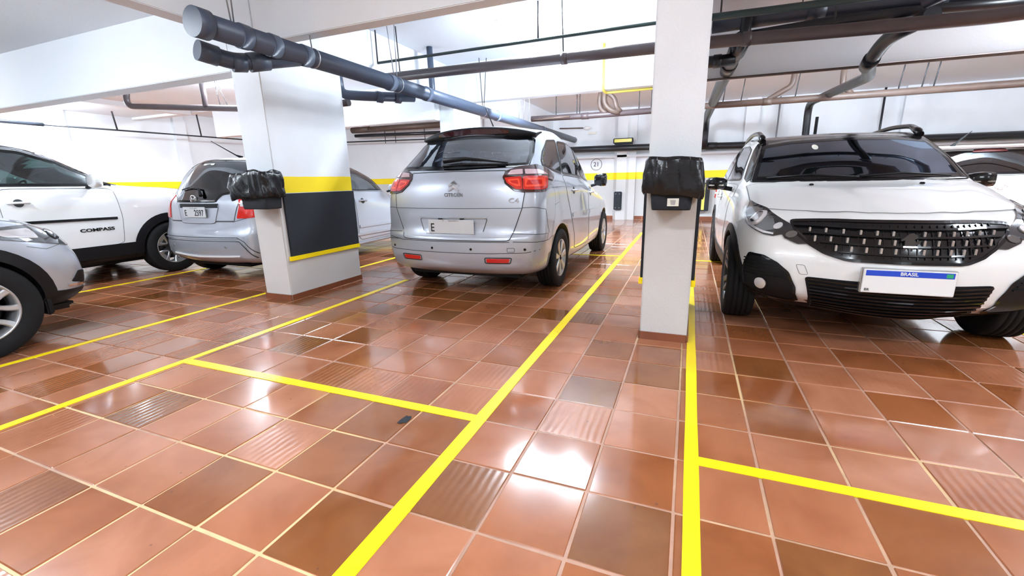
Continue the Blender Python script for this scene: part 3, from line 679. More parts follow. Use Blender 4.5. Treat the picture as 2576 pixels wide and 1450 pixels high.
root = empty('wall_bumper', (0.33, 12.62, 0.62), 0, 'narrow black bumper with an olive stripe on the far wall behind the slim pillar', 'bumper')
bm = bmesh.new(); bx(bm, -0.15, 0.15, -0.03, 0.08, -0.36, 0.36, 0.01); obj('pad', bm, 'rubber', root)
bm = bmesh.new(); bx(bm, -0.03, 0.04, -0.036, -0.028, -0.33, 0.33, 0.002); o = obj('stripe', bm, 'gaspipe', root); o['label'] = 'olive yellow stripe'

# ------------------------------------------------------------------ car tools
def pchip(x, Y, xn):
    """monotone cubic through rows Y (n, ...) at x, sampled at xn"""
    x = np.asarray(x, float); h = np.diff(x); sh = (len(h),)+(1,)*(Y.ndim-1)
    dl = np.diff(Y, axis=0)/h.reshape(sh); m = np.zeros_like(Y)
    a, b_ = dl[:-1], dl[1:]
    w1 = (2*h[1:]+h[:-1]).reshape((len(h)-1,)+(1,)*(Y.ndim-1)); w2 = (h[1:]+2*h[:-1]).reshape(w1.shape)
    with np.errstate(divide='ignore', invalid='ignore'):
        mm = (w1+w2)/(w1/a+w2/b_)
    mm[(a*b_ <= 0)] = 0; m[1:-1] = mm; m[0] = dl[0]; m[-1] = dl[-1]
    i = np.clip(np.searchsorted(x, xn, side='right')-1, 0, len(x)-2); t = (xn-x[i])/h[i]
    s2 = (len(xn),)+(1,)*(Y.ndim-1); t = t.reshape(s2); hh = h[i].reshape(s2)
    return (2*t**3-3*t**2+1)*Y[i]+(t**3-2*t**2+t)*hh*m[i]+(-2*t**3+3*t**2)*Y[i+1]+(t**3-t**2)*hh*m[i+1]
CFK = [1.0, 1.0]
def ring(yr, yf, wr, wm, wf, z, cr=0.22, cf=0.3, br=0.05, bf=0.08, cy=1.2, ys=None):
    """half outline of the body at one level, rear centre to front centre: 13 points
       z: number or [rear, side at rear, s1, s2, s3, side at front, front]"""
    if not isinstance(z, (list, tuple)): z = [z]*7
    k = 0.293; cf *= CFK[0]; bf *= CFK[1]
    P = [(0, yr), (0.5*max(wr-cr, 0), yr+0.25*br), (max(wr-cr, 0), yr+br), (wr-k*min(cr, wr), yr+br+k*cr*cy), (wr, yr+br+cr*cy)]
    a = yr+br+cr*cy; b_ = yf-bf-cf*cy
    ys = ys or [a+(b_-a)*t for t in (0.25, 0.5, 0.75)]
    P += [(0.45*wr+0.55*wm, ys[0]), (wm, ys[1]), (0.45*wf+0.55*wm, ys[2])]
    P += [(wf, b_), (wf-k*min(cf, wf), yf-bf-k*cf*cy), (max(wf-cf, 0), yf-bf), (0.5*max(wf-cf, 0), yf-0.25*bf), (0, yf)]
    zz = [z[0]]*3+[(z[0]+z[1])/2, z[1], z[2], z[3], z[4], z[5], (z[5]+z[6])/2]+[z[6]]*3
    return [(x, y, c) for (x, y), c in zip(P, zz)]
def body_grid(rings, nc=7, nr=6):
    R = np.array(rings, float); n, c, _ = R.shape
    # mirror columns for smoothness at the centre plane
    mir = np.array([-1, 1, 1.0]); ext = np.concatenate([R[:, 3:0:-1]*mir, R, R[:, -2:-5:-1]*mir], axis=1)
    xs = np.arange(-3, c+3); xn = np.linspace(0, c-1, (c-1)*nc+1)
    G = pchip(xs, np.swapaxes(ext, 0, 1), xn)           # cols, rings, 3
    G = np.swapaxes(G, 0, 1)
    rn = np.linspace(0, n-1, (n-1)*nr+1)
    G = pchip(np.arange(n), G, rn)
    G[:, 0, 0] = 0; G[:, -1, 0] = 0; G[..., 0] = np.maximum(G[..., 0], 0)
    return G
def grid_mesh(G):
    nr, nc, _ = G.shape
    verts, faces = [], []
    for s in (1, -1):
        o = len(verts)
        verts += [(s*x, y, z) for x, y, z in G.reshape(-1, 3)]
        for i in range(nr-1):
            for j in range(nc-1):
                q = [o+i*nc+j, o+i*nc+j+1, o+(i+1)*nc+j+1, o+(i+1)*nc+j]
                faces.append(q if s < 0 else q[::-1])
    bm = bmesh.new(); vs = [bm.verts.new(v) for v in verts]
    for f in faces: bm.faces.new([vs[k] for k in f])
    bmesh.ops.remove_doubles(bm, verts=bm.verts, dist=0.0008)
    bmesh.ops.dissolve_degenerate(bm, dist=0.0004, edges=bm.edges)
    bmesh.ops.recalc_face_normals(bm, faces=bm.faces)
    return bm
def inpoly(p, poly):
    x, y = p; c = False; n = len(poly)
    for i in range(n):
        x1, y1 = poly[i]; x2, y2 = poly[(i+1) % n]
        if (y1 > y) != (y2 > y) and x < (x2-x1)*(y-y1)/(y2-y1)+x1: c = not c
    return c
def smoothpoly(P, n=6, closed=True, k=0.5):
    """rounded polygon; a point given with a third value 1 stays a sharp corner"""
    out = []; m = len(P)
    for i in range(m):
        p = P[i]
        if len(p) > 2 and p[2] == 1: out.append((p[0], p[1])); continue
        a = P[i-1]; b_ = P[(i+1) % m]
        kk = p[2] if len(p) > 2 else k
        s = ((1-kk*0.5)*p[0]+kk*0.5*a[0], (1-kk*0.5)*p[1]+kk*0.5*a[1]); e = ((1-kk*0.5)*p[0]+kk*0.5*b_[0], (1-kk*0.5)*p[1]+kk*0.5*b_[1])
        for q in range(n+1):
            t = q/n; out.append(((1-t)**2*s[0]+2*t*(1-t)*p[0]+t*t*e[0], (1-t)**2*s[1]+2*t*(1-t)*p[1]+t*t*e[1]))
    return out
def offsetpoly(P, d):
    """inset (d>0) of a polygon of any orientation"""
    n = len(P); A = sum(P[i][0]*P[(i+1) % n][1]-P[(i+1) % n][0]*P[i][1] for i in range(n)); sg = 1 if A > 0 else -1
    out = []
    for i in range(n):
        a, p, c = P[i-1], P[i], P[(i+1) % n]
        e1 = Vector((p[0]-a[0], p[1]-a[1])); e2 = Vector((c[0]-p[0], c[1]-p[1]))
        if e1.length < 1e-7: e1 = e2
        if e2.length < 1e-7: e2 = e1
        if e1.length < 1e-7: out.append(tuple(p[:2])); continue
        t = (e1.normalized()+e2.normalized())
        t = t.normalized() if t.length > 1e-6 else e1.normalized()
        out.append((p[0]-t.y*d*sg, p[1]+t.x*d*sg))
    return out
_q = math.sqrt(0.5)
DIRS = {'rear': ((0, 1, 0), (1, 0, 0)), 'front': ((0, -1, 0), (1, 0, 0)), 'right': ((-1, 0, 0), (0, 1, 0)), 'left': ((1, 0, 0), (0, 1, 0)), 'top': ((0, 0, -1), (1, 0, 0)),
        'fr': ((-_q, -_q, 0), (_q, -_q, 0)), 'fl': ((_q, -_q, 0), (-_q, -_q, 0)), 'rr': ((-_q, _q, 0), (_q, _q, 0)), 'rl': ((_q, _q, 0), (-_q, _q, 0))}
MIRR = {'right': 'left', 'left': 'right', 'fr': 'fl', 'fl': 'fr', 'rr': 'rl', 'rl': 'rr'}
def WANT(side): return -Vector(DIRS[side][0])
def fl2(side, pts):
    """3D outline points -> the 2D outline seen from that side"""
    if len(pts[0]) < 3 or (len(pts[0]) == 3 and pts[0][2] == 1): return pts
    u = Vector(DIRS[side][1])
    return [(Vector(p).dot(u), p[2] if side != 'top' else p[1]) for p in pts]
class Car:
    def __init__(s, name, loc, rz, label, group=None):
        s.root = empty(name, loc, rz, label, 'car', group); s.open = []; s.gaps = []
    def shell(s, rings, sc=(1, 1, 1), nc=7, nr=6):
        s.G = body_grid(rings, nc, nr)*np.array(sc); bm = grid_mesh(s.G); s.bm = bm
        s.bvh = BVHTree.FromBMesh(bm)
        s.ymin = s.G[..., 1].min(); s.ymax = s.G[..., 1].max(); s.xmax = s.G[..., 0].max(); s.zmax = s.G[..., 2].max()
    def hit(s, side, u, v):
        d, ua = Vector(DIRS[side][0]), Vector(DIRS[side][1])
        va = Vector((0, 1, 0)) if side == 'top' else Vector((0, 0, 1))
        o = ua*u+va*v-d*9
        h = s.bvh.ray_cast(o, d)
        if h[0] is None: h = s.bvh.find_nearest(ua*u+va*v-d*{'rear': 0, 'front': s.ymax, 'right': s.xmax, 'left': s.xmax, 'top': s.zmax, 'fr': 3.4, 'fl': 3.4, 'rr': 0.3, 'rl': 0.3}[side])
        n = h[1]
        if n.dot(d) > 0: n = -n
        return h[0], n
    def patchbm(s, side, poly, off=0.003, skirt=0.012, step=0.035, mi=0, bm=None, flat=None, dome=0.0):
        """a panel cut to an outline (seen from one side of the car) and laid on the body"""
        t = bmesh.new(); vs = [t.verts.new((p[0], p[1], 0)) for p in poly]; t.faces.new(vs)
        us = [p[0] for p in poly]; ws = [p[1] for p in poly]
        for ax, lo, hi in ((0, min(us), max(us)), (1, min(ws), max(ws))):
            n = int((hi-lo)/step)
            for k in range(1, n+1):
                c = lo+(hi-lo)*k/(n+1); pl = (c, 0, 0) if ax == 0 else (0, c, 0); no = (1, 0, 0) if ax == 0 else (0, 1, 0)
                bmesh.ops.bisect_plane(t, geom=t.verts[:]+t.edges[:]+t.faces[:], plane_co=pl, plane_no=no, dist=1e-5)
        bmesh.ops.triangulate(t, faces=[f for f in t.faces if len(f.verts) > 4])
        out = bm or bmesh.new(); mp_ = {}; nrm = {}
        cu, cw = (min(us)+max(us))/2, (min(ws)+max(ws))/2; hu, hw = max(1e-4, (max(us)-min(us))/2), max(1e-4, (max(ws)-min(ws))/2)
        for v in t.verts:
            h, n = s.hit(side, v.co.x, v.co.y)
            if flat is not None:
                ax, val = flat; h = Vector(h); h[ax] = val; n = WANT(side)
            dm = dome*max(0, 1-((v.co.x-cu)/hu)**2)*max(0, 1-((v.co.y-cw)/hw)**2) if dome else 0
            mp_[v] = out.verts.new(h+n*(off+dm)); nrm[v] = (h, n)
        want = WANT(side)
        fs = []
        for f in t.faces:
            g = out.faces.new([mp_[v] for v in f.verts]); g.normal_update()
            if g.normal.dot(want) < 0: g.normal_flip()
            g.smooth = True; g.material_index = mi; fs.append(g)
        if skirt:
            be = [e for e in t.edges if len(e.link_faces) == 1]; lo_, hi_ = {}, {}
            for e in be:
                for v in e.verts:
                    if v not in lo_:
                        h, n = nrm[v]; lo_[v] = out.verts.new(h+n*(off-skirt)); hi_[v] = out.verts.new(mp_[v].co)
                a, b_ = e.verts; cen = e.link_faces[0].calc_center_median()
                g = out.faces.new((hi_[a], hi_[b_], lo_[b_], lo_[a])); g.normal_update()
                h, n = nrm[a]; c3 = mp_[a].co
                o3 = s.hit(side, cen.x, cen.y)[0] if flat is None else Vector(c3)
                if flat is None and g.normal.dot(o3-c3) > 0: g.normal_flip()
                g.material_index = mi
        t.free(); return out
    def panel(s, name, side, poly, material, off=0.003, skirt=0.012, step=0.035, parent=None, mirror=False, label=None, flat=None, dome=0.0):
        """mirror=True lays the same panel on the other half as well, as a second part"""
        poly = fl2(side, poly); res = []
        todo = [(side, poly)]
        if mirror:
            if side in MIRR: todo.append((MIRR[side], poly))
            else: todo.append((side, [(-p[0], *p[1:]) for p in poly]))
        for sd, pl in todo:
            bm = s.patchbm(sd, pl, off, skirt, step, 0, None, flat, dome)
            o = obj(name, bm, material, parent if parent is not None else s.root); res.append(o)
            if label: o['label'] = label
        return res[0] if not mirror else res
    def seam(s, side, pts, w=0.006, off=0.0015, mirror=False, closed=False):
        pts = fl2(side, pts)
        sides = [(side, pts)]
        if mirror:
            sides.append((MIRR[side], pts) if side in MIRR else (side, [(-a, b_) for a, b_ in pts]))
        for sd, pp in sides: s.gaps.append((sd, pp, w, off, closed))
    def build_seams(s, material='gap', name='panel_seam'):
        bm = bmesh.new()
        for sd, pts, w, off, closed in s.gaps:
            P = [Vector(p[:2]) for p in pts]
            if closed: P.append(P[0])
            D = [P[0]]
            for a, b_ in zip(P, P[1:]):
                n = max(1, int((b_-a).length/0.03))
                for k in range(1, n+1): D.append(a.lerp(b_, k/n))
            prev = None; want = WANT(sd)
            for i, p in enumerate(D):
                d = (D[min(i+1, len(D)-1)]-D[max(i-1, 0)]); d = d.normalized() if d.length > 1e-9 else Vector((1, 0)); q = Vector((-d.y, d.x))*w/2
                row = []
                for pp in (p+q, p-q):
                    h, n = s.hit(sd, pp.x, pp.y); row.append(bm.verts.new(h+n*off))
                if prev:
                    f = bm.faces.new((prev[0], prev[1], row[1], row[0])); f.normal_update()
                    if f.normal.dot(want) < 0: f.normal_flip()
                prev = row
        s.gaps = []
        return obj(name, bm, material, s.root)
    def opening(s, side, poly, mirror=False):
        s.open.append((side, poly))
        if mirror: s.open.append(({'right': 'left', 'left': 'right'}[side], poly) if side in ('right', 'left') else (side, [(-p[0], p[1]) for p in poly]))
    def window(s, name, side, poly, gmat='glass', border=0.022, mirror=False, off=0.004, fritmat='frit', opened=True):
        """glass in a black border, the body cut open behind it"""
        inner = offsetpoly(poly, border)
        for k, (sd, pl, inn) in enumerate([(side, poly, inner)] + ([(({'right': 'left', 'left': 'right'}.get(side, side)), poly if side in ('right', 'left') else [(-a, b_) for a, b_ in poly], inner if side in ('right', 'left') else [(-a, b_) for a, b_ in inner])] if mirror else [])):
            g = s.panel(name, sd, inn, gmat, off-0.0005, 0, 0.05)
            # border strip
            bm = bmesh.new(); want = WANT(sd)
            D0, D1 = [], []
            for i in range(len(pl)):
                a, b_ = Vector(pl[i][:2]), Vector(pl[(i+1) % len(pl)][:2]); c, d = Vector(inn[i][:2]), Vector(inn[(i+1) % len(inn)][:2])
                n = max(1, int((b_-a).length/0.04))
                for q in range(n): D0.append(a.lerp(b_, q/n)); D1.append(c.lerp(d, q/n))
            rows = []
            for a, c in zip(D0, D1):
                row = []
                for t in (0, 0.5, 1.08):
                    p = a.lerp(c, t); h, n = s.hit(sd, p.x, p.y); row.append(bm.verts.new(h+n*(off+0.0006)))
                h, n = s.hit(sd, a.x, a.y); row.insert(0, bm.verts.new(h-n*0.006)); rows.append(row)
            for i in range(len(rows)):
                A, B = rows[i], rows[(i+1) % len(rows)]
                for t in range(3):
                    f = bm.faces.new((A[t], A[t+1], B[t+1], B[t])); f.normal_update(); f.smooth = t > 0
                    if t > 0 and f.normal.dot(want) < 0: f.normal_flip()
            obj('window_border', bm, fritmat, g)
            if opened: s.open.append((sd, offsetpoly(pl, border*0.35)))
    def finish_body(s, material, wheels, arch, depth=0.30, name='body', trimz=None, trimmat='black'):
        bm = s.bm; me = bpy.data.meshes.new(name); ids = bm.faces.layers.int.new('cut')
        # cut window openings
        kill = []
        bm.faces.ensure_lookup_table()
        for f in bm.faces:
            c = f.calc_center_median(); n = f.normal
            for sd, pl in s.open:
                if sd == 'right' and (c.x < 0.25 or n.x < 0.15): continue
                if sd == 'left' and (c.x > -0.25 or n.x > -0.15): continue
                if sd == 'rear' and (n.y > -0.1 or c.y > s.ymin+1.2): continue
                if sd == 'front' and (n.y < 0.05 or c.y < s.ymin+1.5): continue
                ok = True
                for v in f.verts:
                    p = (v.co.y, v.co.z) if sd in ('right', 'left') else (v.co.x, v.co.z)
                    if not inpoly(p, pl): ok = False; break
                if ok: kill.append(f); break
        for f in bm.faces: f.smooth = True
        # wheel wells first (the shell is still closed), openings after
        for f in kill: f[ids] = 1
        bm.to_mesh(me); bm.free()
        o = link(name, me, None, s.root, True); me.materials.append(M[material]); me.materials.append(M['black'])
        cb = bmesh.new()
        for (wx, wy, wz) in wheels:
            for sx in (1, -1):
                rr = [v for v in lathe(cb, [(sx*(abs(wx)-depth), arch), (sx*(s.xmax+0.3), arch)], 48, 'x')]
                for q in rr:
                    for v in q: v.co.y += wy; v.co.z += wz
                for q, rev in ((rr[0], False), (rr[1], True)): cb.faces.new(q)
        bmesh.ops.recalc_face_normals(cb, faces=cb.faces)
        for f in cb.faces: f.material_index = 1; f.smooth = True
        cm = bpy.data.meshes.new('cutter'); cb.to_mesh(cm); cb.free(); co = bpy.data.objects.new('cutter', cm); COL.objects.link(co)
        cm.materials.append(M[material]); cm.materials.append(M['black'])
        co.parent = s.root
        md = o.modifiers.new('b', 'BOOLEAN'); md.operation = 'DIFFERENCE'; md.object = co; md.solver = 'EXACT'
        bpy.context.view_layer.update()
        dg = bpy.context.evaluated_depsgraph_get(); nm = bpy.data.meshes.new_from_object(o.evaluated_get(dg))
        o.modifiers.clear(); o.data = nm; bpy.data.objects.remove(co); bpy.data.meshes.remove(me)
        b2 = bmesh.new(); b2.from_mesh(nm); L_ = b2.faces.layers.int.get('cut')
        if L_:
            bmesh.ops.delete(b2, geom=[f for f in b2.faces if f[L_] == 1 and f.material_index == 0], context='FACES')
        if trimz:
            for f in b2.faces:
                if f.material_index == 0 and trimz(f.calc_center_median()): f.material_index = 1
        b2.to_mesh(nm); b2.free(); nm.name = name
        for p in nm.polygons: p.use_smooth = True
        s.body = o; return o
    def lining(s, side, wy, wz, r0, r1, material='black', a0=-8, a1=188, off=0.010, name='wheel_arch_trim', mirror=True):
        """arch shaped moulding round a wheel"""
        pl = [(wy+r1*math.cos(math.radians(a)), wz+r1*math.sin(math.radians(a))) for a in np.linspace(a0, a1, 28)]
        pl += [(wy+r0*math.cos(math.radians(a)), wz+r0*math.sin(math.radians(a))) for a in np.linspace(a1, a0, 28)]
        return s.panel(name, side, pl, material, off, off+0.012, 0.05, mirror=mirror)
def wheel(parent, x, y, r, width, rimr, style, rimmat='alloy', n=5, tilt=0.0, hub='alloy', steer=0.0):
    """one wheel at (x, y): rim with spokes, tyre as its sub-part; x>0 is the right hand side"""
    s = 1 if x > 0 else -1; w = width
    bm = bmesh.new()
    # barrel and lip
    lathe(bm, [(-w*0.45, rimr*0.98), (-w*0.40, rimr*0.90), (w*0.20, rimr*0.86), (w*0.42, rimr*0.93), (w*0.46, rimr*0.985), (w*0.40, rimr*1.0)], 48, 'x')
    lathe(bm, [(w*0.08, 0.0), (w*0.10, rimr*0.10), (w*0.30, rimr*0.16), (w*0.33, rimr*0.13), (w*0.33, 0.0)], 24, 'x')
    hx = w*0.30
    def spoke(a, w0, w1, r0, r1, x0, x1, th=0.03, skew=0.0, mi=0):
        c, sn = math.cos(a), math.sin(a); ring_ = []
        segs = 5
        for k in range(segs+1):
            t = k/segs; rr = r0+(r1-r0)*t; ww = w0+(w1-w0)*t; xx = x0+(x1-x0)*(t**1.5); sk = skew*math.sin(t*PI*0.5)
            q = []
            for (du, dx) in ((-ww/2, -th), (-ww/2, 0), (-ww*0.30, 0.006), (ww*0.30, 0.006), (ww/2, 0), (ww/2, -th)):
                u = du+sk; q.append(bm.verts.new((xx+dx, c*rr-sn*u, sn*rr+c*u)))
            ring_.append(q)
        for A, B in zip(ring_, ring_[1:]):
            for k in range(6):
                f = bm.faces.new((A[k], A[(k+1) % 6], B[(k+1) % 6], B[k])); f.material_index = mi
    if style == 'five_y':          # split spokes
        for k in range(n):
            a = 2*PI*k/n+tilt
            spoke(a, 0.075, 0.05, rimr*0.1, rimr*0.55, hx, hx+0.012)
            spoke(a+0.10, 0.035, 0.045, rimr*0.42, rimr*0.95, hx+0.006, w*0.40, skew=0.045)
            spoke(a-0.10, 0.035, 0.045, rimr*0.42, rimr*0.95, hx+0.006, w*0.40, skew=-0.045)
    elif style == 'cover':         # wheel cover with curved blades
        lathe(bm, [(w*0.30, rimr*0.2), (w*0.345, rimr*0.45), (w*0.30, rimr*0.62), (w*0.26, rimr*0.90)], 48, 'x', mi=1)
        for k in range(n):
            a = 2*PI*k/n+tilt
            spoke(a, rimr*0.16, rimr*0.40, rimr*0.15, rimr*0.97, w*0.40, w*0.43, th=0.018, skew=rimr*0.16)
    elif style == 'double':
        for k in range(n):
            a = 2*PI*k/n+tilt
            for d in (-0.16, 0.16):
                spoke(a+d, 0.04, 0.055, rimr*0.12, rimr*0.95, hx, w*0.42, skew=d*0.10)
            spoke(a, 0.10, 0.03, rimr*0.1, rimr*0.40, hx-0.004, hx-0.004)
    elif style == 'bold':          # wide dark spokes with bright flanks
        for k in range(n):
            a = 2*PI*k/n+tilt
            spoke(a, 0.10, 0.12, rimr*0.12, rimr*0.92, hx-0.012, w*0.36, mi=1)
            spoke(a+0.05, 0.02, 0.06, rimr*0.40, rimr*0.96, hx+0.0, w*0.42, skew=0.055)
            spoke(a-0.05, 0.02, 0.06, rimr*0.40, rimr*0.96, hx+0.0, w*0.42, skew=-0.055)
            spoke(a, 0.15, 0.19, rimr*0.72, rimr*0.97, w*0.34, w*0.42)
    # brake disc
    lathe(bm, [(-w*0.1, rimr*0.2), (-w*0.1, rimr*0.72), (-w*0.16, rimr*0.72), (-w*0.16, rimr*0.2)], 32, 'x', mi=1)
    bmesh.ops.recalc_face_normals(bm, faces=bm.faces)
    o = obj('wheel', bm, [rimmat, 'darkalloy'], parent)
    tb = bmesh.new()
    pr = [(-w*0.44, rimr*0.97), (-w*0.50, rimr*1.08), (-w*0.515, (rimr+r)/2), (-w*0.48, r*0.965), (-w*0.43, r*0.992)]
    for gx in (-0.26, -0.09, 0.09, 0.26):
        pr += [(w*(gx-0.022), r), (w*(gx-0.018), r-0.008), (w*(gx+0.018), r-0.008), (w*(gx+0.022), r)]
    pr += [(-a, b_) for a, b_ in [(-w*0.43, r*0.992), (-w*0.48, r*0.965), (-w*0.515, (rimr+r)/2), (-w*0.50, rimr*1.08), (-w*0.44, rimr*0.97)]]
    lathe(tb, pr, 56, 'x'); bmesh.ops.recalc_face_normals(tb, faces=tb.faces)
    t = obj('tyre', tb, 'tyre', o)
    o.location = (x, y, r+0.001); o.rotation_euler = (0, 0, (0 if s > 0 else PI)+steer)
    return o
def mirror_unit(car, x, y, z, sx, material, w=0.20, h=0.15, d=0.13, cap=None, strip=None):
    """door mirror: arm, shell, glass; sx=+1 right"""
    bm = bmesh.new(); ringz = []
    prof = [(0.0, 0.55, 0.0), (0.03, 0.85, 0.004), (0.10, 1.0, 0.0), (0.17, 0.92, -0.008), (w, 0.55, -0.02), (w+0.012, 0.2, -0.03)]
    for t, sc, dy in prof:
        q = []
        for k in range(16):
            a = 2*PI*k/16; cy, cz = math.cos(a), math.sin(a); cy = math.copysign(abs(cy)**0.6, cy); cz = math.copysign(abs(cz)**0.6, cz)
            yy = (d*0.5*cy if cy > 0 else d*0.28*cy)*sc+dy+0.0; zz = h*0.5*cz*sc
            q.append(bm.verts.new((sx*t, yy, zz)))
        ringz.append(q)
    for A, B in zip(ringz, ringz[1:]):
        for k in range(16):
            f = bm.faces.new((A[k], A[(k+1) % 16], B[(k+1) % 16], B[k])); f.smooth = True
    bm.faces.new(ringz[0][::-1]); bm.faces.new(ringz[-1]); bmesh.ops.recalc_face_normals(bm, faces=bm.faces)
    o = obj('door_mirror', bm, material, car.root); o.location = (x, y, z)
    g = bmesh.new(); pl = [(sx*(0.02+0.17*t), -d*0.145-0.004, s_*h*0.36*(1 if 0.1 < t < 0.9 else 0.75)) for s_, ts in ((1, (0, 0.15, 0.85, 1)), (-1, (1, 0.85, 0.15, 0))) for t in ts]
    f = g.faces.new([g.verts.new(p) for p in pl]); obj('mirror_glass', g, 'smoke', o)
    a = tube('mirror_arm', [(-sx*0.05, 0.0, -h*0.45), (sx*0.05, 0.0, -h*0.30)], 0.022, 'black', o, 10)
    if strip:
        q = bmesh.new(); bx(q, min(sx*0.03, sx*w*0.97), max(sx*0.03, sx*w*0.97), d*0.36, d*0.47, -0.022, -0.008, 0.003); obj('indicator', q, strip, o)
    return o
def seat(car, x, y, z=0.42, hr=0.0):
    root = obj('seat', bx(bx(bmesh.new(), x-0.24, x+0.24, y-0.05, y+0.45, z-0.14, z, 0.04), x-0.23, x+0.23, y-0.16, y-0.03, z-0.05, z+0.56+hr*0.0, 0.05), 'seat', car.root)
    o = obj('headrest', bx(bmesh.new(), x-0.12, x+0.12, y-0.17, y-0.07, z+0.60, z+0.79, 0.04), 'seat', root)
    return root
def cabin(car, y0, y1, w=0.62, z=0.38, dash=None):
    """dark floor, dashboard and steering wheel so one can look in"""
    obj('cabin_floor', bx(bmesh.new(), -w, w, y0, y1, z-0.12, z-0.08), 'seat', car.root)
    if dash:
        yd, zd = dash
        o = obj('dashboard', bx(bmesh.new(), -w, w, yd-0.15, yd+0.25, zd-0.35, zd, 0.05), 'seat', car.root)
        bm = bmesh.new(); lathe(bm, [(-0.012, 0.165), (0, 0.15), (0.012, 0.165), (0, 0.182)], 24, 'y', close=True); q = obj('steering_wheel', bm, 'black', car.root); q.location = (-0.33, yd-0.28, zd+0.02); q.rotation_euler = (math.radians(-25), 0, 0)
def num_plate(car, side, cx, cz, y, w=0.38, h=0.125, style='grey', txt=''):
    """number plate on a holder; the scribble over the letters in the photograph is not part of the place"""
    s = -1 if side == 'rear' else 1
    root = obj('number_plate', bx(bmesh.new(), cx-w/2, cx+w/2, min(y, y+s*0.008), max(y, y+s*0.008), cz-h/2, cz+h/2, 0.003), 'plategrey' if style == 'grey' else 'plate', car.root)
    yy = y+s*0.0085; rot = (PI/2, 0, 0 if side == 'rear' else PI)
    return root, yy, rot

# ------------------------------------------------------------------ body shells (local: y=0 rear bumper, nose at +y)
def shell_picasso():
    return [
     ring(0.40, 3.90, 0.0, 0.0, 0.0, 0.20, 0.01, 0.01, 0, 0),
     ring(0.30, 4.00, 0.66, 0.72, 0.66, 0.20, 0.2, 0.3),
     ring(0.12, 4.16, 0.76, 0.80, 0.74, [0.25, 0.23, 0.21, 0.21, 0.21, 0.22, 0.22], 0.22, 0.35),
     ring(0.035, 4.24, 0.83, 0.865, 0.82, [0.31, 0.29, 0.26, 0.26, 0.26, 0.28, 0.30], 0.20, 0.42, 0.09, 0.12),
     ring(0.0, 4.27, 0.865, 0.885, 0.86, [0.45, 0.45, 0.42, 0.42, 0.42, 0.44, 0.45], 0.20, 0.46, 0.10, 0.14),
     ring(0.005, 4.26, 0.875, 0.888, 0.87, [0.58, 0.60, 0.60, 0.60, 0.60, 0.60, 0.58], 0.20, 0.48, 0.10, 0.14),
     ring(0.06, 4.22, 0.872, 0.885, 0.865, [0.66, 0.72, 0.74, 0.74, 0.74, 0.72, 0.68], 0.17, 0.48, 0.09, 0.14),
     ring(0.075, 4.14, 0.868, 0.878, 0.85, [0.86, 0.88, 0.88, 0.86, 0.84, 0.80, 0.78], 0.16, 0.48, 0.09, 0.14),
     ring(0.10, 4.02, 0.855, 0.868, 0.80, [1.05, 1.03, 1.02, 1.0, 0.96, 0.88, 0.86], 0.16, 0.45, 0.10, 0.14),
     ring(0.14, 3.70, 0.835, 0.848, 0.77, [1.16, 1.11, 1.09, 1.06, 1.02, 0.96, 0.95], 0.17, 0.42, 0.11, 0.16),
     ring(0.19, 3.35, 0.81, 0.825, 0.74, [1.24, 1.17, 1.14, 1.11, 1.07, 1.02, 1.04], 0.18, 0.20, 0.12, 0.22),
     ring(0.35, 2.90, 0.745, 0.765, 0.70, [1.385, 1.34, 1.34, 1.33, 1.30, 1.28, 1.30], 0.20, 0.16, 0.12, 0.20),
     ring(0.53, 2.45, 0.67, 0.69, 0.65, [1.54, 1.53, 1.54, 1.54, 1.53, 1.50, 1.50], 0.22, 0.14, 0.12, 0.18),
     ring(0.62, 2.25, 0.61, 0.63, 0.60, [1.60, 1.595, 1.61, 1.62, 1.60, 1.57, 1.565], 0.22, 0.28, 0.12, 0.18),
     ring(0.80, 2.10, 0.36, 0.38, 0.36, [1.645, 1.65, 1.665, 1.67, 1.65, 1.61, 1.60], 0.15, 0.2, 0.08, 0.12),
     ring(0.95, 1.95, 0.0, 0.0, 0.0, [1.655, 1.66, 1.675, 1.68, 1.66, 1.62, 1.61], 0.01, 0.01, 0, 0)]
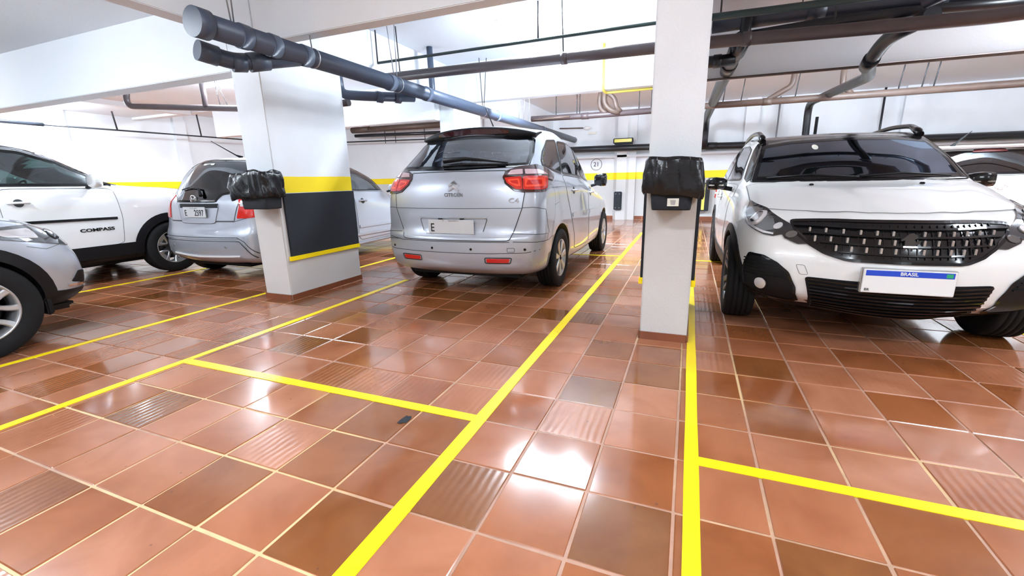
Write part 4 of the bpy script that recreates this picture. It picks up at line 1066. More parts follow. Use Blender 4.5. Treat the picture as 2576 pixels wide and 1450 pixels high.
def shell_suv():      # white compact crossover
    return [
     ring(0.45, 3.75, 0.0, 0.0, 0.0, 0.21, 0.01, 0.01, 0, 0),
     ring(0.35, 3.88, 0.66, 0.72, 0.62, 0.21, 0.2, 0.3),
     ring(0.14, 4.07, 0.74, 0.80, 0.70, [0.27, 0.25, 0.24, 0.24, 0.24, 0.25, 0.26], 0.22, 0.40, 0.06, 0.14),
     ring(0.04, 4.15, 0.81, 0.86, 0.82, [0.36, 0.34, 0.31, 0.31, 0.31, 0.33, 0.36], 0.22, 0.40, 0.08, 0.13),
     ring(0.0, 4.18, 0.85, 0.875, 0.85, [0.48, 0.48, 0.46, 0.46, 0.46, 0.47, 0.48], 0.22, 0.42, 0.09, 0.14),
     ring(0.01, 4.175, 0.865, 0.88, 0.87, [0.60, 0.62, 0.62, 0.62, 0.62, 0.60, 0.59], 0.22, 0.44, 0.10, 0.15),
     ring(0.05, 4.14, 0.86, 0.872, 0.865, [0.74, 0.76, 0.76, 0.76, 0.75, 0.72, 0.70], 0.20, 0.45, 0.10, 0.16),
     ring(0.08, 4.08, 0.855, 0.862, 0.855, [0.88, 0.90, 0.88, 0.87, 0.86, 0.83, 0.80], 0.20, 0.46, 0.11, 0.17),
     ring(0.12, 3.99, 0.84, 0.852, 0.83, [1.00, 1.00, 0.97, 0.96, 0.94, 0.90, 0.865], 0.22, 0.44, 0.12, 0.19),
     ring(0.16, 3.72, 0.825, 0.835, 0.80, [1.07, 1.05, 1.03, 1.01, 0.99, 0.96, 0.955], 0.22, 0.34, 0.13, 0.20),
     ring(0.20, 3.45, 0.81, 0.82, 0.79, [1.11, 1.09, 1.07, 1.05, 1.04, 1.02, 1.03], 0.22, 0.24, 0.14, 0.22),
     ring(0.26, 3.20, 0.785, 0.80, 0.765, [1.17, 1.13, 1.11, 1.09, 1.08, 1.07, 1.08], 0.22, 0.13, 0.15, 0.22),
     ring(0.38, 2.86, 0.72, 0.735, 0.70, [1.33, 1.30, 1.30, 1.29, 1.28, 1.27, 1.29], 0.22, 0.12, 0.16, 0.18),
     ring(0.52, 2.50, 0.645, 0.66, 0.635, [1.46, 1.45, 1.47, 1.47, 1.46, 1.45, 1.455], 0.22, 0.13, 0.16, 0.15),
     ring(0.66, 2.34, 0.60, 0.61, 0.59, [1.505, 1.50, 1.52, 1.525, 1.51, 1.50, 1.495], 0.22, 0.15, 0.16, 0.13),
     ring(0.85, 2.15, 0.36, 0.37, 0.36, [1.53, 1.53, 1.55, 1.555, 1.545, 1.525, 1.52], 0.15, 0.2, 0.1, 0.1),
     ring(1.0, 2.0, 0.0, 0.0, 0.0, [1.535, 1.54, 1.555, 1.56, 1.55, 1.53, 1.525], 0.01, 0.01, 0, 0)]
def shell_hatch():    # small silver hatch seen from behind
    return [
     ring(0.35, 3.52, 0.0, 0.0, 0.0, 0.19, 0.01, 0.01, 0, 0),
     ring(0.28, 3.62, 0.62, 0.68, 0.60, 0.19, 0.2, 0.3),
     ring(0.10, 3.79, 0.73, 0.78, 0.70, [0.24, 0.21, 0.20, 0.20, 0.20, 0.21, 0.21], 0.20, 0.35, 0.06, 0.12),
     ring(0.02, 3.87, 0.80, 0.83, 0.78, [0.31, 0.28, 0.26, 0.26, 0.26, 0.28, 0.30], 0.19, 0.42, 0.07, 0.13),
     ring(0.0, 3.90, 0.835, 0.85, 0.82, [0.44, 0.44, 0.42, 0.42, 0.42, 0.44, 0.45], 0.19, 0.45, 0.08, 0.14),
     ring(0.01, 3.89, 0.845, 0.855, 0.83, [0.56, 0.60, 0.60, 0.60, 0.60, 0.58, 0.56], 0.18, 0.47, 0.08, 0.14),
     ring(0.05, 3.85, 0.84, 0.85, 0.825, [0.66, 0.72, 0.74, 0.74, 0.72, 0.68, 0.64], 0.17, 0.47, 0.08, 0.14),
     ring(0.07, 3.79, 0.835, 0.845, 0.80, [0.84, 0.88, 0.86, 0.84, 0.82, 0.76, 0.74], 0.17, 0.46, 0.09, 0.14),
     ring(0.09, 3.64, 0.82, 0.835, 0.76, [0.98, 1.0, 0.96, 0.93, 0.90, 0.84, 0.83], 0.18, 0.42, 0.10, 0.14),
     ring(0.12, 3.42, 0.80, 0.815, 0.73, [1.04, 1.05, 1.02, 0.99, 0.96, 0.92, 0.93], 0.19, 0.38, 0.11, 0.16),
     ring(0.15, 3.15, 0.775, 0.79, 0.70, [1.12, 1.09, 1.07, 1.03, 1.00, 0.98, 1.0], 0.20, 0.18, 0.12, 0.2),
     ring(0.24, 2.80, 0.755, 0.755, 0.69, [1.29, 1.27, 1.26, 1.25, 1.23, 1.20, 1.22], 0.22, 0.14, 0.13, 0.18),
     ring(0.34, 2.42, 0.69, 0.69, 0.64, [1.43, 1.42, 1.43, 1.43, 1.42, 1.40, 1.40], 0.24, 0.26, 0.14, 0.16),
     ring(0.42, 2.22, 0.635, 0.635, 0.59, [1.475, 1.47, 1.485, 1.49, 1.48, 1.455, 1.45], 0.24, 0.26, 0.14, 0.15),
     ring(0.58, 2.05, 0.40, 0.40, 0.36, [1.505, 1.51, 1.525, 1.53, 1.515, 1.49, 1.485], 0.15, 0.2, 0.09, 0.1),
     ring(0.75, 1.85, 0.0, 0.0, 0.0, [1.515, 1.52, 1.535, 1.535, 1.525, 1.50, 1.495], 0.01, 0.01, 0, 0)]
def shell_jeep():     # white off-road crossover, long bonnet, upright
    return [
     ring(0.45, 3.95, 0.0, 0.0, 0.0, 0.24, 0.01, 0.01, 0, 0),
     ring(0.35, 4.05, 0.68, 0.74, 0.66, 0.24, 0.2, 0.3),
     ring(0.14, 4.22, 0.78, 0.84, 0.78, [0.30, 0.27, 0.25, 0.25, 0.25, 0.27, 0.30], 0.22, 0.30, 0.06, 0.08),
     ring(0.04, 4.29, 0.84, 0.89, 0.86, [0.38, 0.34, 0.32, 0.32, 0.32, 0.34, 0.38], 0.20, 0.34, 0.07, 0.09),
     ring(0.0, 4.32, 0.875, 0.90, 0.89, [0.50, 0.50, 0.47, 0.47, 0.47, 0.50, 0.50], 0.20, 0.36, 0.07, 0.10),
     ring(0.02, 4.31, 0.885, 0.905, 0.90, [0.62, 0.64, 0.64, 0.64, 0.64, 0.64, 0.62], 0.20, 0.36, 0.07, 0.10),
     ring(0.05, 4.28, 0.885, 0.90, 0.90, [0.76, 0.80, 0.80, 0.80, 0.80, 0.80, 0.76], 0.20, 0.36, 0.07, 0.10),
     ring(0.08, 4.22, 0.88, 0.895, 0.89, [0.92, 0.95, 0.94, 0.94, 0.94, 0.94, 0.90], 0.20, 0.34, 0.08, 0.11),
     ring(0.10, 4.14, 0.865, 0.875, 0.85, [1.04, 1.07, 1.06, 1.05, 1.05, 1.04, 0.99], 0.20, 0.30, 0.09, 0.12),
     ring(0.14, 3.75, 0.84, 0.86, 0.80, [1.10, 1.12, 1.11, 1.10, 1.095, 1.10, 1.08], 0.20, 0.28, 0.10, 0.12),
     ring(0.18, 3.10, 0.82, 0.84, 0.76, [1.16, 1.15, 1.13, 1.12, 1.115, 1.12, 1.15], 0.20, 0.14, 0.11, 0.16),
     ring(0.28, 2.78, 0.74, 0.76, 0.71, [1.35, 1.34, 1.33, 1.32, 1.30, 1.29, 1.31], 0.20, 0.12, 0.12, 0.14),
     ring(0.40, 2.42, 0.665, 0.685, 0.65, [1.51, 1.52, 1.54, 1.54, 1.52, 1.50, 1.50], 0.20, 0.12, 0.12, 0.12),
     ring(0.50, 2.26, 0.62, 0.63, 0.61, [1.57, 1.57, 1.60, 1.60, 1.585, 1.56, 1.555], 0.20, 0.24, 0.12, 0.12),
     ring(0.7, 2.1, 0.36, 0.37, 0.36, [1.60, 1.60, 1.625, 1.63, 1.615, 1.59, 1.585], 0.15, 0.2, 0.08, 0.08),
     ring(0.9, 1.95, 0.0, 0.0, 0.0, [1.61, 1.61, 1.63, 1.635, 1.62, 1.60, 1.595], 0.01, 0.01, 0, 0)]

# ------------------------------------------------------------------ cars
def disc(car, side, u, v, r, material, name, th=0.006, off=0.002, dome=0.0, n=20, parent=None, mirror=False, label=None):
    pl = [(u+r*math.cos(2*PI*k/n), v+r*math.sin(2*PI*k/n)) for k in range(n)]
    return car.panel(name, side, pl, material, off+th, th+0.004, 0.5 if not dome else r*0.5, parent=parent, mirror=mirror, dome=dome, label=label)
def rect(a, b_, c, d): return [(a, b_), (c, b_), (c, d), (a, d)]
def handle(car, side, y, z, material, parent=None, L_=0.17):
    s = 1 if side == 'right' else -1
    h, n = car.hit(side, y, z)
    cup = disc(car, side, y+0.0, z, 0.042, 'gap', 'handle_cup', 0.001, 0.004)
    bm = tubebm(bmesh.new(), arcpath([h+n*0.004+Vector((0, -L_/2, 0)), h+n*0.035+Vector((0, -L_/2+0.02, 0)), h+n*0.035+Vector((0, L_/2-0.02, 0)), h+n*0.004+Vector((0, L_/2, 0))], 0.03, 3), 0.013, 8)
    o = obj('door_handle', bm, material, car.root); cup.parent = o; return o
def doors(car, polys, material, w=0.007):
    """door skins laid on the body with a dark gap round each"""
    for pl in polys:
        for sd in ('right', 'left'):
            car.panel('door', sd, smoothpoly(pl, 4, k=0.25), material, 0.0025, 0.006, 0.05)
        car.seam('right', smoothpoly(pl, 4, k=0.25), w, 0.0028, mirror=True, closed=True)
def strips(car, side, lines, w, material, name, off, th=0.012, parent=None, depth=0.0):
    """several moulded bars following the body, joined in one part each"""
    res = []
    for a, b_ in lines:
        bm = bmesh.new()
        P = [Vector(p) for p in (a, b_)]; n = max(2, int((P[1]-P[0]).length/0.06)); prev = None
        for k in range(n+1):
            p = P[0].lerp(P[1], k/n); d = (P[1]-P[0]).normalized(); q = Vector((-d.y, d.x))*w/2
            h1, n1 = car.hit(side, p.x+q.x, p.y+q.y); h2, n2 = car.hit(side, p.x-q.x, p.y-q.y)
            row = [bm.verts.new(h1+n1*(off-th)), bm.verts.new(h1+n1*off), bm.verts.new(h2+n2*off), bm.verts.new(h2+n2*(off-th))]
            if prev:
                for i in range(4): bm.faces.new((prev[i], prev[(i+1) % 4], row[(i+1) % 4], row[i]))
            else: bm.faces.new(row)
            prev = row
        bm.faces.new(prev[::-1]); bmesh.ops.recalc_face_normals(bm, faces=bm.faces)
        res.append(obj(name, bm, material, parent or car.root))
    return res

# ===== silver people carrier, seen from behind =====
c = Car('people_carrier', (-2.155, 3.72, 0), 0, 'silver people carrier parked in the middle bay, rear to the viewer, between the two pillars')
c.shell(shell_picasso(), (1.02, 1, 1.03)); pic = c
gl = smoothpoly([(0, 1.252), (0.715, 1.272), (0.70, 1.40), (0.655, 1.545), (0.60, 1.585), (0, 1.605), (-0.60, 1.585), (-0.655, 1.545), (-0.70, 1.40), (-0.715, 1.272)], 3, k=0.2)
c.window('rear_window', 'rear', gl, 'glass', 0.035)
dlo = [smoothpoly(p, 4, k=0.22) for p in ([(0.52, 1.285), (0.80, 1.236), (1.095, 1.208), (1.24, 1.580), (0.92, 1.556), (0.68, 1.43), (0.56, 1.34)],
       [(1.125, 1.206), (2.13, 1.163), (2.03, 1.578), (1.265, 1.570)], [(2.17, 1.160), (3.04, 1.10), (2.72, 1.37), (2.42, 1.545), (2.08, 1.578)])]
for pl in dlo: c.window('side_window', 'right', pl, 'glassd', 0.02, mirror=True)
c.window('windscreen', 'front', smoothpoly([(-0.68, 1.12), (0, 1.09), (0.68, 1.12), (0.64, 1.35), (0.58, 1.54), (0, 1.57), (-0.58, 1.54), (-0.64, 1.35)], 3, k=0.2), 'glass', 0.04)
# tailgate, its handle line and crease
tg = smoothpoly([(-0.575, 0.590), (0.60, 0.590), (0.705, 0.893), (0.722, 1.036), (0.62, 1.055), (0.535, 1.12), (0.505, 1.18), (0.522, 1.238), (0, 1.243), (-0.522, 1.238), (-0.505, 1.18), (-0.535, 1.12), (-0.62, 1.055), (-0.722, 1.036), (-0.705, 0.893)], 3, k=0.12)
tgo = c.panel('tailgate', 'rear', tg, 'silver', 0.0035, 0.008, 0.05)
c.seam('rear', tg, 0.008, 0.0042, closed=True)
c.seam('rear', [(-0.70, 0.893), (0.70, 0.893)], 0.005, 0.0040)  # shading along the tailgate crease, drawn as a thin dark line
rec = smoothpoly([(-0.375, 0.800), (0.375, 0.803), (0.325, 0.648), (-0.325, 0.645)], 4, k=0.25)
c.panel('plate_recess', 'rear', rec, 'silver', 0.0055, 0.004, 0.06); c.seam('rear', rec, 0.007, 0.0062, closed=True)
strips(c, 'rear', [((-0.37, 0.800), (0.37, 0.803))], 0.014, 'satin', 'recess_edge', 0.016)
h, n = c.hit('rear', 0, 0.72)
pl_, yy, rot = num_plate(c, 'rear', 0.0, 0.718, h.y-0.022, 0.505, 0.138)
textobj('plate_letter', 'E', 0.115, (-0.205, yy-0.0008, 0.705), rot, 'ink', pl_, bold=0.001, sx=0.8)
textobj('plate_town', 'SP   -   SAO PAULO', 0.022, (0, yy-0.0008, 0.776), rot, 'satin', pl_)
for sx in (-0.12, 0.12): obj('plate_lamp', bx(bmesh.new(), sx-0.02, sx+0.02, h.y-0.03, h.y, 0.788, 0.80, 0.003), 'black', pl_)
# lamps
L3 = [(0.507, 0.185, 1.175), (0.518, 0.225, 1.230), (0.625, 0.293, 1.270), (0.757, 0.43, 1.290), (0.815, 0.62, 1.245), (0.836, 0.76, 1.196), (0.845, 0.70, 1.155), (0.869, 0.42, 1.077), (0.87, 0.34, 1.036), (0.709, 0.188, 1.037), (0.626, 0.168, 1.05), (0.537, 0.167, 1.122)]
tl = c.panel('tail_lamp', 'rr', smoothpoly(fl2('rr', L3), 4, k=0.25), 'darkred', 0.012, 0.02, 0.04, mirror=True)
for o, sd in zip(tl, ('rr', 'rl')):
    u = lambda p: fl2('rr', [p])[0]
    def seg(pts, m_, nm, off=0.016): c.panel(nm, sd, smoothpoly([u(p) for p in pts], 3, k=0.25), m_, off, 0.006, 0.04, parent=o)
    seg([(0.562, 0.19, 1.196), (0.590, 0.22, 1.234), (0.64, 0.25, 1.240), (0.694, 0.26, 1.242), (0.694, 0.24, 1.196)], 'redclear', 'reverse_lamp')
    seg([(0.716, 0.25, 1.196), (0.716, 0.26, 1.242), (0.79, 0.40, 1.238), (0.820, 0.50, 1.210), (0.832, 0.53, 1.196)], 'redclear', 'turn_lamp')
    seg([(0.535, 0.175, 1.168), (0.690, 0.22, 1.178), (0.690, 0.20, 1.062), (0.64, 0.175, 1.066), (0.555, 0.17, 1.122)], 'redlens', 'brake_lamp')
    seg([(0.705, 0.22, 1.180), (0.840, 0.50, 1.178), (0.862, 0.40, 1.072), (0.845, 0.31, 1.055), (0.705, 0.19, 1.060)], 'redlens', 'brake_lamp')
    for q in ([(0.560, 0.18, 1.150), (0.675, 0.2, 1.158), (0.675, 0.2, 1.090), (0.648, 0.18, 1.086), (0.580, 0.17, 1.122)], [(0.722, 0.22, 1.158), (0.83, 0.42, 1.158), (0.845, 0.36, 1.085), (0.722, 0.2, 1.082)]):
        seg(q, 'redlit', 'light_guide', 0.019)
    for q in ([(0.585, 0.18, 1.138), (0.655, 0.2, 1.143), (0.655, 0.2, 1.108), (0.605, 0.18, 1.118)], [(0.742, 0.23, 1.140), (0.80, 0.36, 1.142), (0.82, 0.33, 1.103), (0.742, 0.2, 1.100)]):
        seg(q, 'redlens', 'lens_core', 0.021)
# bumper lines, sensors, reflectors
c.seam('rear', [(-0.80, 0.60), (-0.60, 0.575), (0.60, 0.578)], 0.006)
c.seam('rr', fl2('rr', [(0.62, 0.1, 0.582), (0.80, 0.22, 0.575), (0.886, 0.40, 0.575), (0.895, 0.52, 0.60)]), 0.006, mirror=True)
c.seam('rr', fl2('rr', [(0.645, 0.1, 0.655), (0.80, 0.2, 0.648), (0.888, 0.38, 0.640), (0.886, 0.36, 0.585)]), 0.005, mirror=True)
c.seam('rr', fl2('rr', [(0.705, 0.11, 0.893), (0.80, 0.2, 0.90), (0.875, 0.34, 0.875), (0.885, 0.36, 0.80), (0.888, 0.37, 0.72), (0.89, 0.42, 0.64)]), 0.005, mirror=True)
c.seam('rear', [(-0.86, 0.50), (-0.75, 0.472), (-0.40, 0.468), (0.40, 0.468), (0.75, 0.476), (0.86, 0.50)], 0.006)
for x_ in (-0.212, 0.222): disc(c, 'rear', x_, 0.507, 0.012, 'blackgloss', 'parking_sensor', 0.003, 0.001)
disc(c, 'rear', 0.74, 0.508, 0.012, 'blackgloss', 'parking_sensor', 0.003, 0.001); disc(c, 'rear', -0.74, 0.505, 0.012, 'blackgloss', 'parking_sensor', 0.003, 0.001)
c.seam('rear', smoothpoly([(0.578, 0.484), (0.646, 0.484), (0.646, 0.522), (0.578, 0.522)], 3, k=0.3), 0.004, closed=True)
for s_ in (1, -1):
    p_ = smoothpoly([(s_*0.375, 0.380), (s_*0.375, 0.418), (s_*0.60, 0.418), (s_*0.585, 0.378)], 3, k=0.25)
    q_ = smoothpoly([(s_*0.36, 0.372), (s_*0.36, 0.426), (s_*0.618, 0.426), (s_*0.60, 0.370)], 3, k=0.25)
    c.panel('reflector', 'rear', p_, 'redlens', 0.006, 0.008, 0.06); c.seam('rear', q_, 0.010, 0.003, closed=True)
# doors and mouldings
doors(c, [[(1.10, 1.193), (1.115, 1.0), (1.26, 0.76), (1.42, 0.50), (1.46, 0.33), (2.22, 0.315), (2.19, 0.80), (2.245, 1.145)], [(2.265, 1.145), (2.21, 0.80), (2.24, 0.315), (2.98, 0.33), (3.10, 0.80), (3.06, 1.075)]], 'silver')
for sd in ('right', 'left'):
    handle(c, sd, 1.415, 1.02, 'silver'); handle(c, sd, 2.40, 0.965, 'silver')
strips(c, 'right', [((1.32, 0.742), (2.17, 0.722)), ((2.23, 0.720), (3.05, 0.700))], 0.045, 'silver', 'side_moulding', 0.014); strips(c, 'right', [((1.33, 0.768), (2.17, 0.748)), ((2.23, 0.746), (3.05, 0.726))], 0.006, 'chrome', 'moulding_trim', 0.016)
c.seam('right', [(0.50, 0.60), (0.62, 0.80), (0.66, 1.0), (0.60, 1.10), (0.45, 1.13)], 0.004, mirror=True)
c.seam('right', [(0.56, 1.07), (0.78, 1.07), (0.80, 0.92), (0.62, 0.90)], 0.003)
# bonnet and front (not seen from here, but there)
c.panel('bonnet', 'top', smoothpoly([(-0.60, 3.45), (0, 3.50), (0.60, 3.45), (0.62, 3.85), (0.45, 4.03), (0, 4.09), (-0.45, 4.03), (-0.62, 3.85)], 3, k=0.25), 'silver', 0.003, 0.006, 0.06)
c.panel('headlamp', 'fr', smoothpoly(fl2('fr', [(0.55, 4.05, 0.82), (0.72, 3.9, 0.86), (0.80, 3.6, 0.90), (0.84, 3.7, 0.74), (0.60, 4.08, 0.70)]), 3, k=0.25), 'clearlens', 0.008, 0.012, 0.05, mirror=True)
c.panel('front_grille', 'front', smoothpoly([(-0.45, 0.30), (0.45, 0.30), (0.52, 0.44), (-0.52, 0.44)], 3, k=0.25), 'black', 0.004, 0.008, 0.06)
# spoiler
bm = bmesh.new(); prev = None; NS = 28
for k in range(NS+1):
    u_ = -1+2*k/NS; x_ = 0.665*u_*(1 if abs(u_) < 0.999 else 0.995); e = abs(u_)**4
    hr, nr_ = c.hit('top', x_*0.93, 1.02)
    zt = 1.690-0.055*u_*u_-0.02*e; yr = 0.565+0.10*u_*u_+0.04*e
    P = [(x_*0.96, 1.00, hr.z+0.003), (x_*0.98, yr+0.20, (hr.z+zt)/2+0.012), (x_, yr+0.02, zt), (x_, yr-0.004, zt-0.012), (x_*1.0, yr+0.004, 1.620-0.03*u_*u_), (x_*0.985, yr+0.02, 1.560+0.02*e), (x_*0.97, yr+0.08, 1.548+0.02*e), (x_*0.92, yr+0.25, 1.56)]
    row = [bm.verts.new(p) for p in P]
    if prev:
        for i in range(len(P)-1):
            f = bm.faces.new((prev[i], row[i], row[i+1], prev[i+1])); f.smooth = True; f.material_index = 0 if i < 2 else 1
    elif True: f = bm.faces.new(row); f.material_index = 1
    prev = row
f = bm.faces.new(prev[::-1]); f.material_index = 1
bmesh.ops.recalc_face_normals(bm, faces=bm.faces)
sp = obj('roof_spoiler', bm, ['silver', 'black'], c.root); sp['label'] = 'roof spoiler with black underside'
bm = bmesh.new(); prev = None
for k in range(17):
    u_ = -1+2*k/16; x_ = 0.0+0.41*u_; yb = 0.565+0.10*(x_/0.665)**2-0.008; w_ = 0.026*(1-0.55*abs(u_)**5)
    zc = 1.642-0.035*(x_/0.665)**2
    row = [bm.verts.new((x_, yb, zc+w_)), bm.verts.new((x_, yb+0.006, zc-w_)), bm.verts.new((x_, yb+0.02, zc-w_)), bm.verts.new((x_, yb+0.02, zc+w_))]
    if prev:
        for i in range(4): bm.faces.new((prev[i], row[i], row[(i+1) % 4], prev[(i+1) % 4]))
    prev = row
bmesh.ops.recalc_face_normals(bm, faces=bm.faces); o = obj('high_brake_lamp', bm, 'darkred', sp)
# rear wiper
def on(side, a, b_, o_): h, n = c.hit(side, a, b_); return h+n*o_
wp = obj('rear_wiper', tubebm(bmesh.new(), [on('rear', -0.13, 1.318, 0.045), on('rear', 0.10, 1.330, 0.045), on('rear', 0.30, 1.318, 0.035), on('rear', 0.52, 1.298, 0.02)], [0.028, 0.020, 0.012, 0.007], 8), 'black', c.root)
obj('wiper_blade', tubebm(bmesh.new(), [on('rear', -0.14, 1.292, 0.015), on('rear', 0.15, 1.298, 0.015), on('rear', 0.50, 1.290, 0.012)], 0.011, 8), 'black', wp)
# badges
def chevron(car, cx, cz, w_, th, off, side='rear'):
    pts_o = [(-w_, 0), (-w_*0.93, -th*0.25), (0, w_*0.42), (w_*0.93, -th*0.25), (w_, 0), (0, w_*0.42+th*1.25)]
    pts = [(cx-w_, cz), (cx, cz+w_*0.72), (cx+w_, cz), (cx+w_*0.86, cz-th*0.9), (cx, cz+w_*0.72-th*1.5), (cx-w_*0.86, cz-th*0.9)]
    return pts
y0 = c.hit('rear', 0.02, 1.10)[0].y
for zc in (1.122, 1.080):
    pts = chevron(c, 0.02, zc-0.012, 0.060, 0.017, 0)
    bm = c.patchbm('rear', pts, 0.014, 0.012, 0.03); o = obj('maker_badge', bm, 'chrome', c.root)
q = textobj('badge_lettering', 'CITROËN', 0.048, (0.022, c.hit('rear', 0.02, 1.022)[0].y-0.0065, 1.022), (PI/2+math.radians(-3), 0, 0), 'chrome', c.root, 0.002, 1.0, 0.0006)
q = textobj('badge_lettering', 'C4', 0.062, (0.628, c.hit('rear', 0.628, 0.965)[0].y-0.010, 0.963), (PI/2, 0, math.radians(12)), 'chrome', c.root, 0.002, 1.35, 0.0006)
h, n = c.hit('top', 0.0, 1.20); obj('aerial', tubebm(bmesh.new(), [(0, 1.20, h.z), (0, 1.14, h.z+0.03), (0, 0.95, h.z+0.20)], [0.016, 0.008, 0.003], 8), 'black', c.root)
c.build_seams()
c.finish_body('silver', [(0.8, 0.85, 0.315), (0.8, 3.42, 0.315)], 0.375, 0.26)
for y_ in (0.85, 3.42):
    for s_ in (1, -1): wheel(c.root, s_*0.80, y_, 0.315, 0.205, 0.205, 'cover', n=7)
mirror_unit(c, 0.82, 2.96, 1.13, 1, 'blackgloss', 0.17, 0.19, 0.16); mirror_unit(c, -0.82, 2.96, 1.13, -1, 'blackgloss', 0.17, 0.19, 0.16)
cabin(c, 0.35, 3.3, 0.70, 0.45, (3.0, 1.0))
for x_ in (-0.38, 0.38): seat(c, x_, 2.15, 0.62)
for x_ in (-0.45, 0, 0.45): seat(c, x_, 1.15, 0.62)
obj('parcel_shelf', bx(bmesh.new(), -0.66, 0.66, 0.30, 0.95, 1.10, 1.13, 0.01), 'seat', c.root)
obj('exhaust', tubebm(bmesh.new(), [(0.25, 0.22, 0.27), (0.25, 0.9, 0.26)], 0.03, 12), 'satin', c.root)
obj('underfloor', bx(bmesh.new(), -0.66, 0.66, 0.25, 3.9, 0.19, 0.26, 0.03), 'black', c.root)

# ===== white compact crossover, nose to the viewer =====
c = Car('crossover', (1.235, 7.40, 0), PI, 'pearl white compact crossover with black roof and black grille, facing the viewer at right')
c.shell(shell_suv(), (1.04, 1, 1.0)); suv = c
ws = smoothpoly([(-0.745, 1.086), (-0.40, 1.086), (0, 1.084), (0.40, 1.086), (0.745, 1.086), (0.69, 1.27), (0.625, 1.43), (0.40, 1.463), (0, 1.472), (-0.40, 1.463), (-0.625, 1.43), (-0.69, 1.27)], 3, k=0.15)
c.window('windscreen', 'front', ws, 'glassw', 0.042)
c.window('side_window', 'right', smoothpoly([(1.60, 1.085), (2.66, 1.10), (2.30, 1.395), (2.05, 1.44), (1.66, 1.455)], 3, k=0.2), 'glass', 0.02, mirror=True)
c.window('side_window', 'right', smoothpoly([(0.66, 1.155), (1.56, 1.085), (1.62, 1.455), (1.0, 1.42), (0.80, 1.33)], 3, k=0.2), 'glass', 0.02, mirror=True)
c.window('rear_window', 'rear', smoothpoly([(-0.62, 1.16), (0.62, 1.16), (0.54, 1.42), (-0.54, 1.42)], 3, k=0.2), 'glassd', 0.03)
c.panel('roof_panel', 'top', smoothpoly([(-0.61, 0.75), (0.61, 0.75), (0.645, 1.6), (0.63, 2.33), (0.42, 2.475), (0, 2.52), (-0.42, 2.475), (-0.63, 2.33), (-0.645, 1.6)], 3, k=0.15), 'blackgloss', 0.004, 0.008, 0.06, label='black roof panel')
c.panel('windscreen_pillar', 'fr', smoothpoly(fl2('fr', [(0.775, 2.90, 1.085), (0.735, 2.88, 1.11), (0.63, 2.47, 1.43), (0.61, 2.35, 1.465), (0.655, 2.32, 1.445), (0.69, 2.40, 1.38), (0.775, 2.76, 1.12)]), 2, k=0.15), 'blackgloss', 0.005, 0.01, 0.05, mirror=True)
H3 = [(0.778, 3.363, 0.950), (0.688, 3.622, 0.903), (0.562, 3.847, 0.807), (0.485, 3.937, 0.731), (0.468, 3.971, 0.692), (0.528, 3.948, 0.686), (0.6, 3.902, 0.718), (0.614, 3.88, 0.742), (0.664, 3.869, 0.728), (0.72, 3.833, 0.736), (0.798, 3.712, 0.782), (0.825, 3.576, 0.855), (0.809, 3.50, 0.900)]
hl = c.panel('headlamp', 'fr', smoothpoly(fl2('fr', H3), 3, k=0.2), 'lampdark', 0.010, 0.016, 0.04, mirror=True)
for o, sd in zip(hl, ('fr', 'fl')):
    U = lambda p: fl2('fr', [p])[0]
    c.panel('lamp_reflector', sd, smoothpoly([U(p) for p in [(0.795, 3.46, 0.915), (0.71, 3.60, 0.898), (0.64, 3.74, 0.845), (0.61, 3.82, 0.77), (0.72, 3.80, 0.752), (0.81, 3.66, 0.80)]], 3, k=0.3), 'smoke', 0.013, 0.004, 0.04, parent=o)
    a_, b_ = U((0.735, 3.70, 0.832)); pl = [(a_+0.047*math.cos(2*PI*k/20), b_+0.047*math.sin(2*PI*k/20)) for k in range(20)]
    c.panel('projector', sd, pl, 'clearlens', 0.020, 0.010, 0.02, parent=o, dome=0.016)
    pl = [(a_+0.032*math.cos(2*PI*k/20), b_+0.032*math.sin(2*PI*k/20)) for k in range(20)]
    c.panel('bulb', sd, pl, 'chrome', 0.034, 0.010, 0.02, parent=o, dome=0.012)
    a_, b_ = U((0.63, 3.83, 0.79)); pl = [(a_+0.024*math.cos(2*PI*k/16), b_+0.020*math.sin(2*PI*k/16)) for k in range(16)]
    c.panel('bulb', sd, pl, 'clearlens', 0.018, 0.008, 0.03, parent=o)
    a_, b_ = U((0.56, 3.90, 0.742)); pl = [(a_+0.030*math.cos(2*PI*k/16), b_+0.022*math.sin(2*PI*k/16)) for k in range(16)]
    c.panel('turn_lamp', sd, pl, 'smoke', 0.016, 0.006, 0.03, parent=o)
    lp = [U(p) for p in [(0.825, 3.57, 0.858), (0.800, 3.70, 0.788), (0.72, 3.83, 0.742), (0.664, 3.865, 0.735), (0.666, 3.865, 0.745), (0.72, 3.825, 0.756), (0.792, 3.70, 0.800), (0.815, 3.57, 0.862)]]
    c.panel('daylight_strip', sd, lp, 'signyellow' if False else 'clearlens', 0.015, 0.006, 0.05, parent=o)
gp = smoothpoly([(-0.565, 0.828), (-0.30, 0.842), (0, 0.846), (0.30, 0.842), (0.565, 0.828), (0.53, 0.748), (0.465, 0.690), (0.39, 0.645), (0.29, 0.616), (0, 0.618), (-0.29, 0.616), (-0.39, 0.645), (-0.465, 0.690), (-0.53, 0.748)], 3, k=0.25)
g_ = c.panel('grille', 'front', gp, 'blackgloss', 0.008, 0.014, 0.05)
g2 = offsetpoly(gp, 0.014)
c.build_seams('softgap'); c.seam('front', gp, 0.016, 0.011, closed=True); c.build_seams('blackgloss', 'grille_frame')
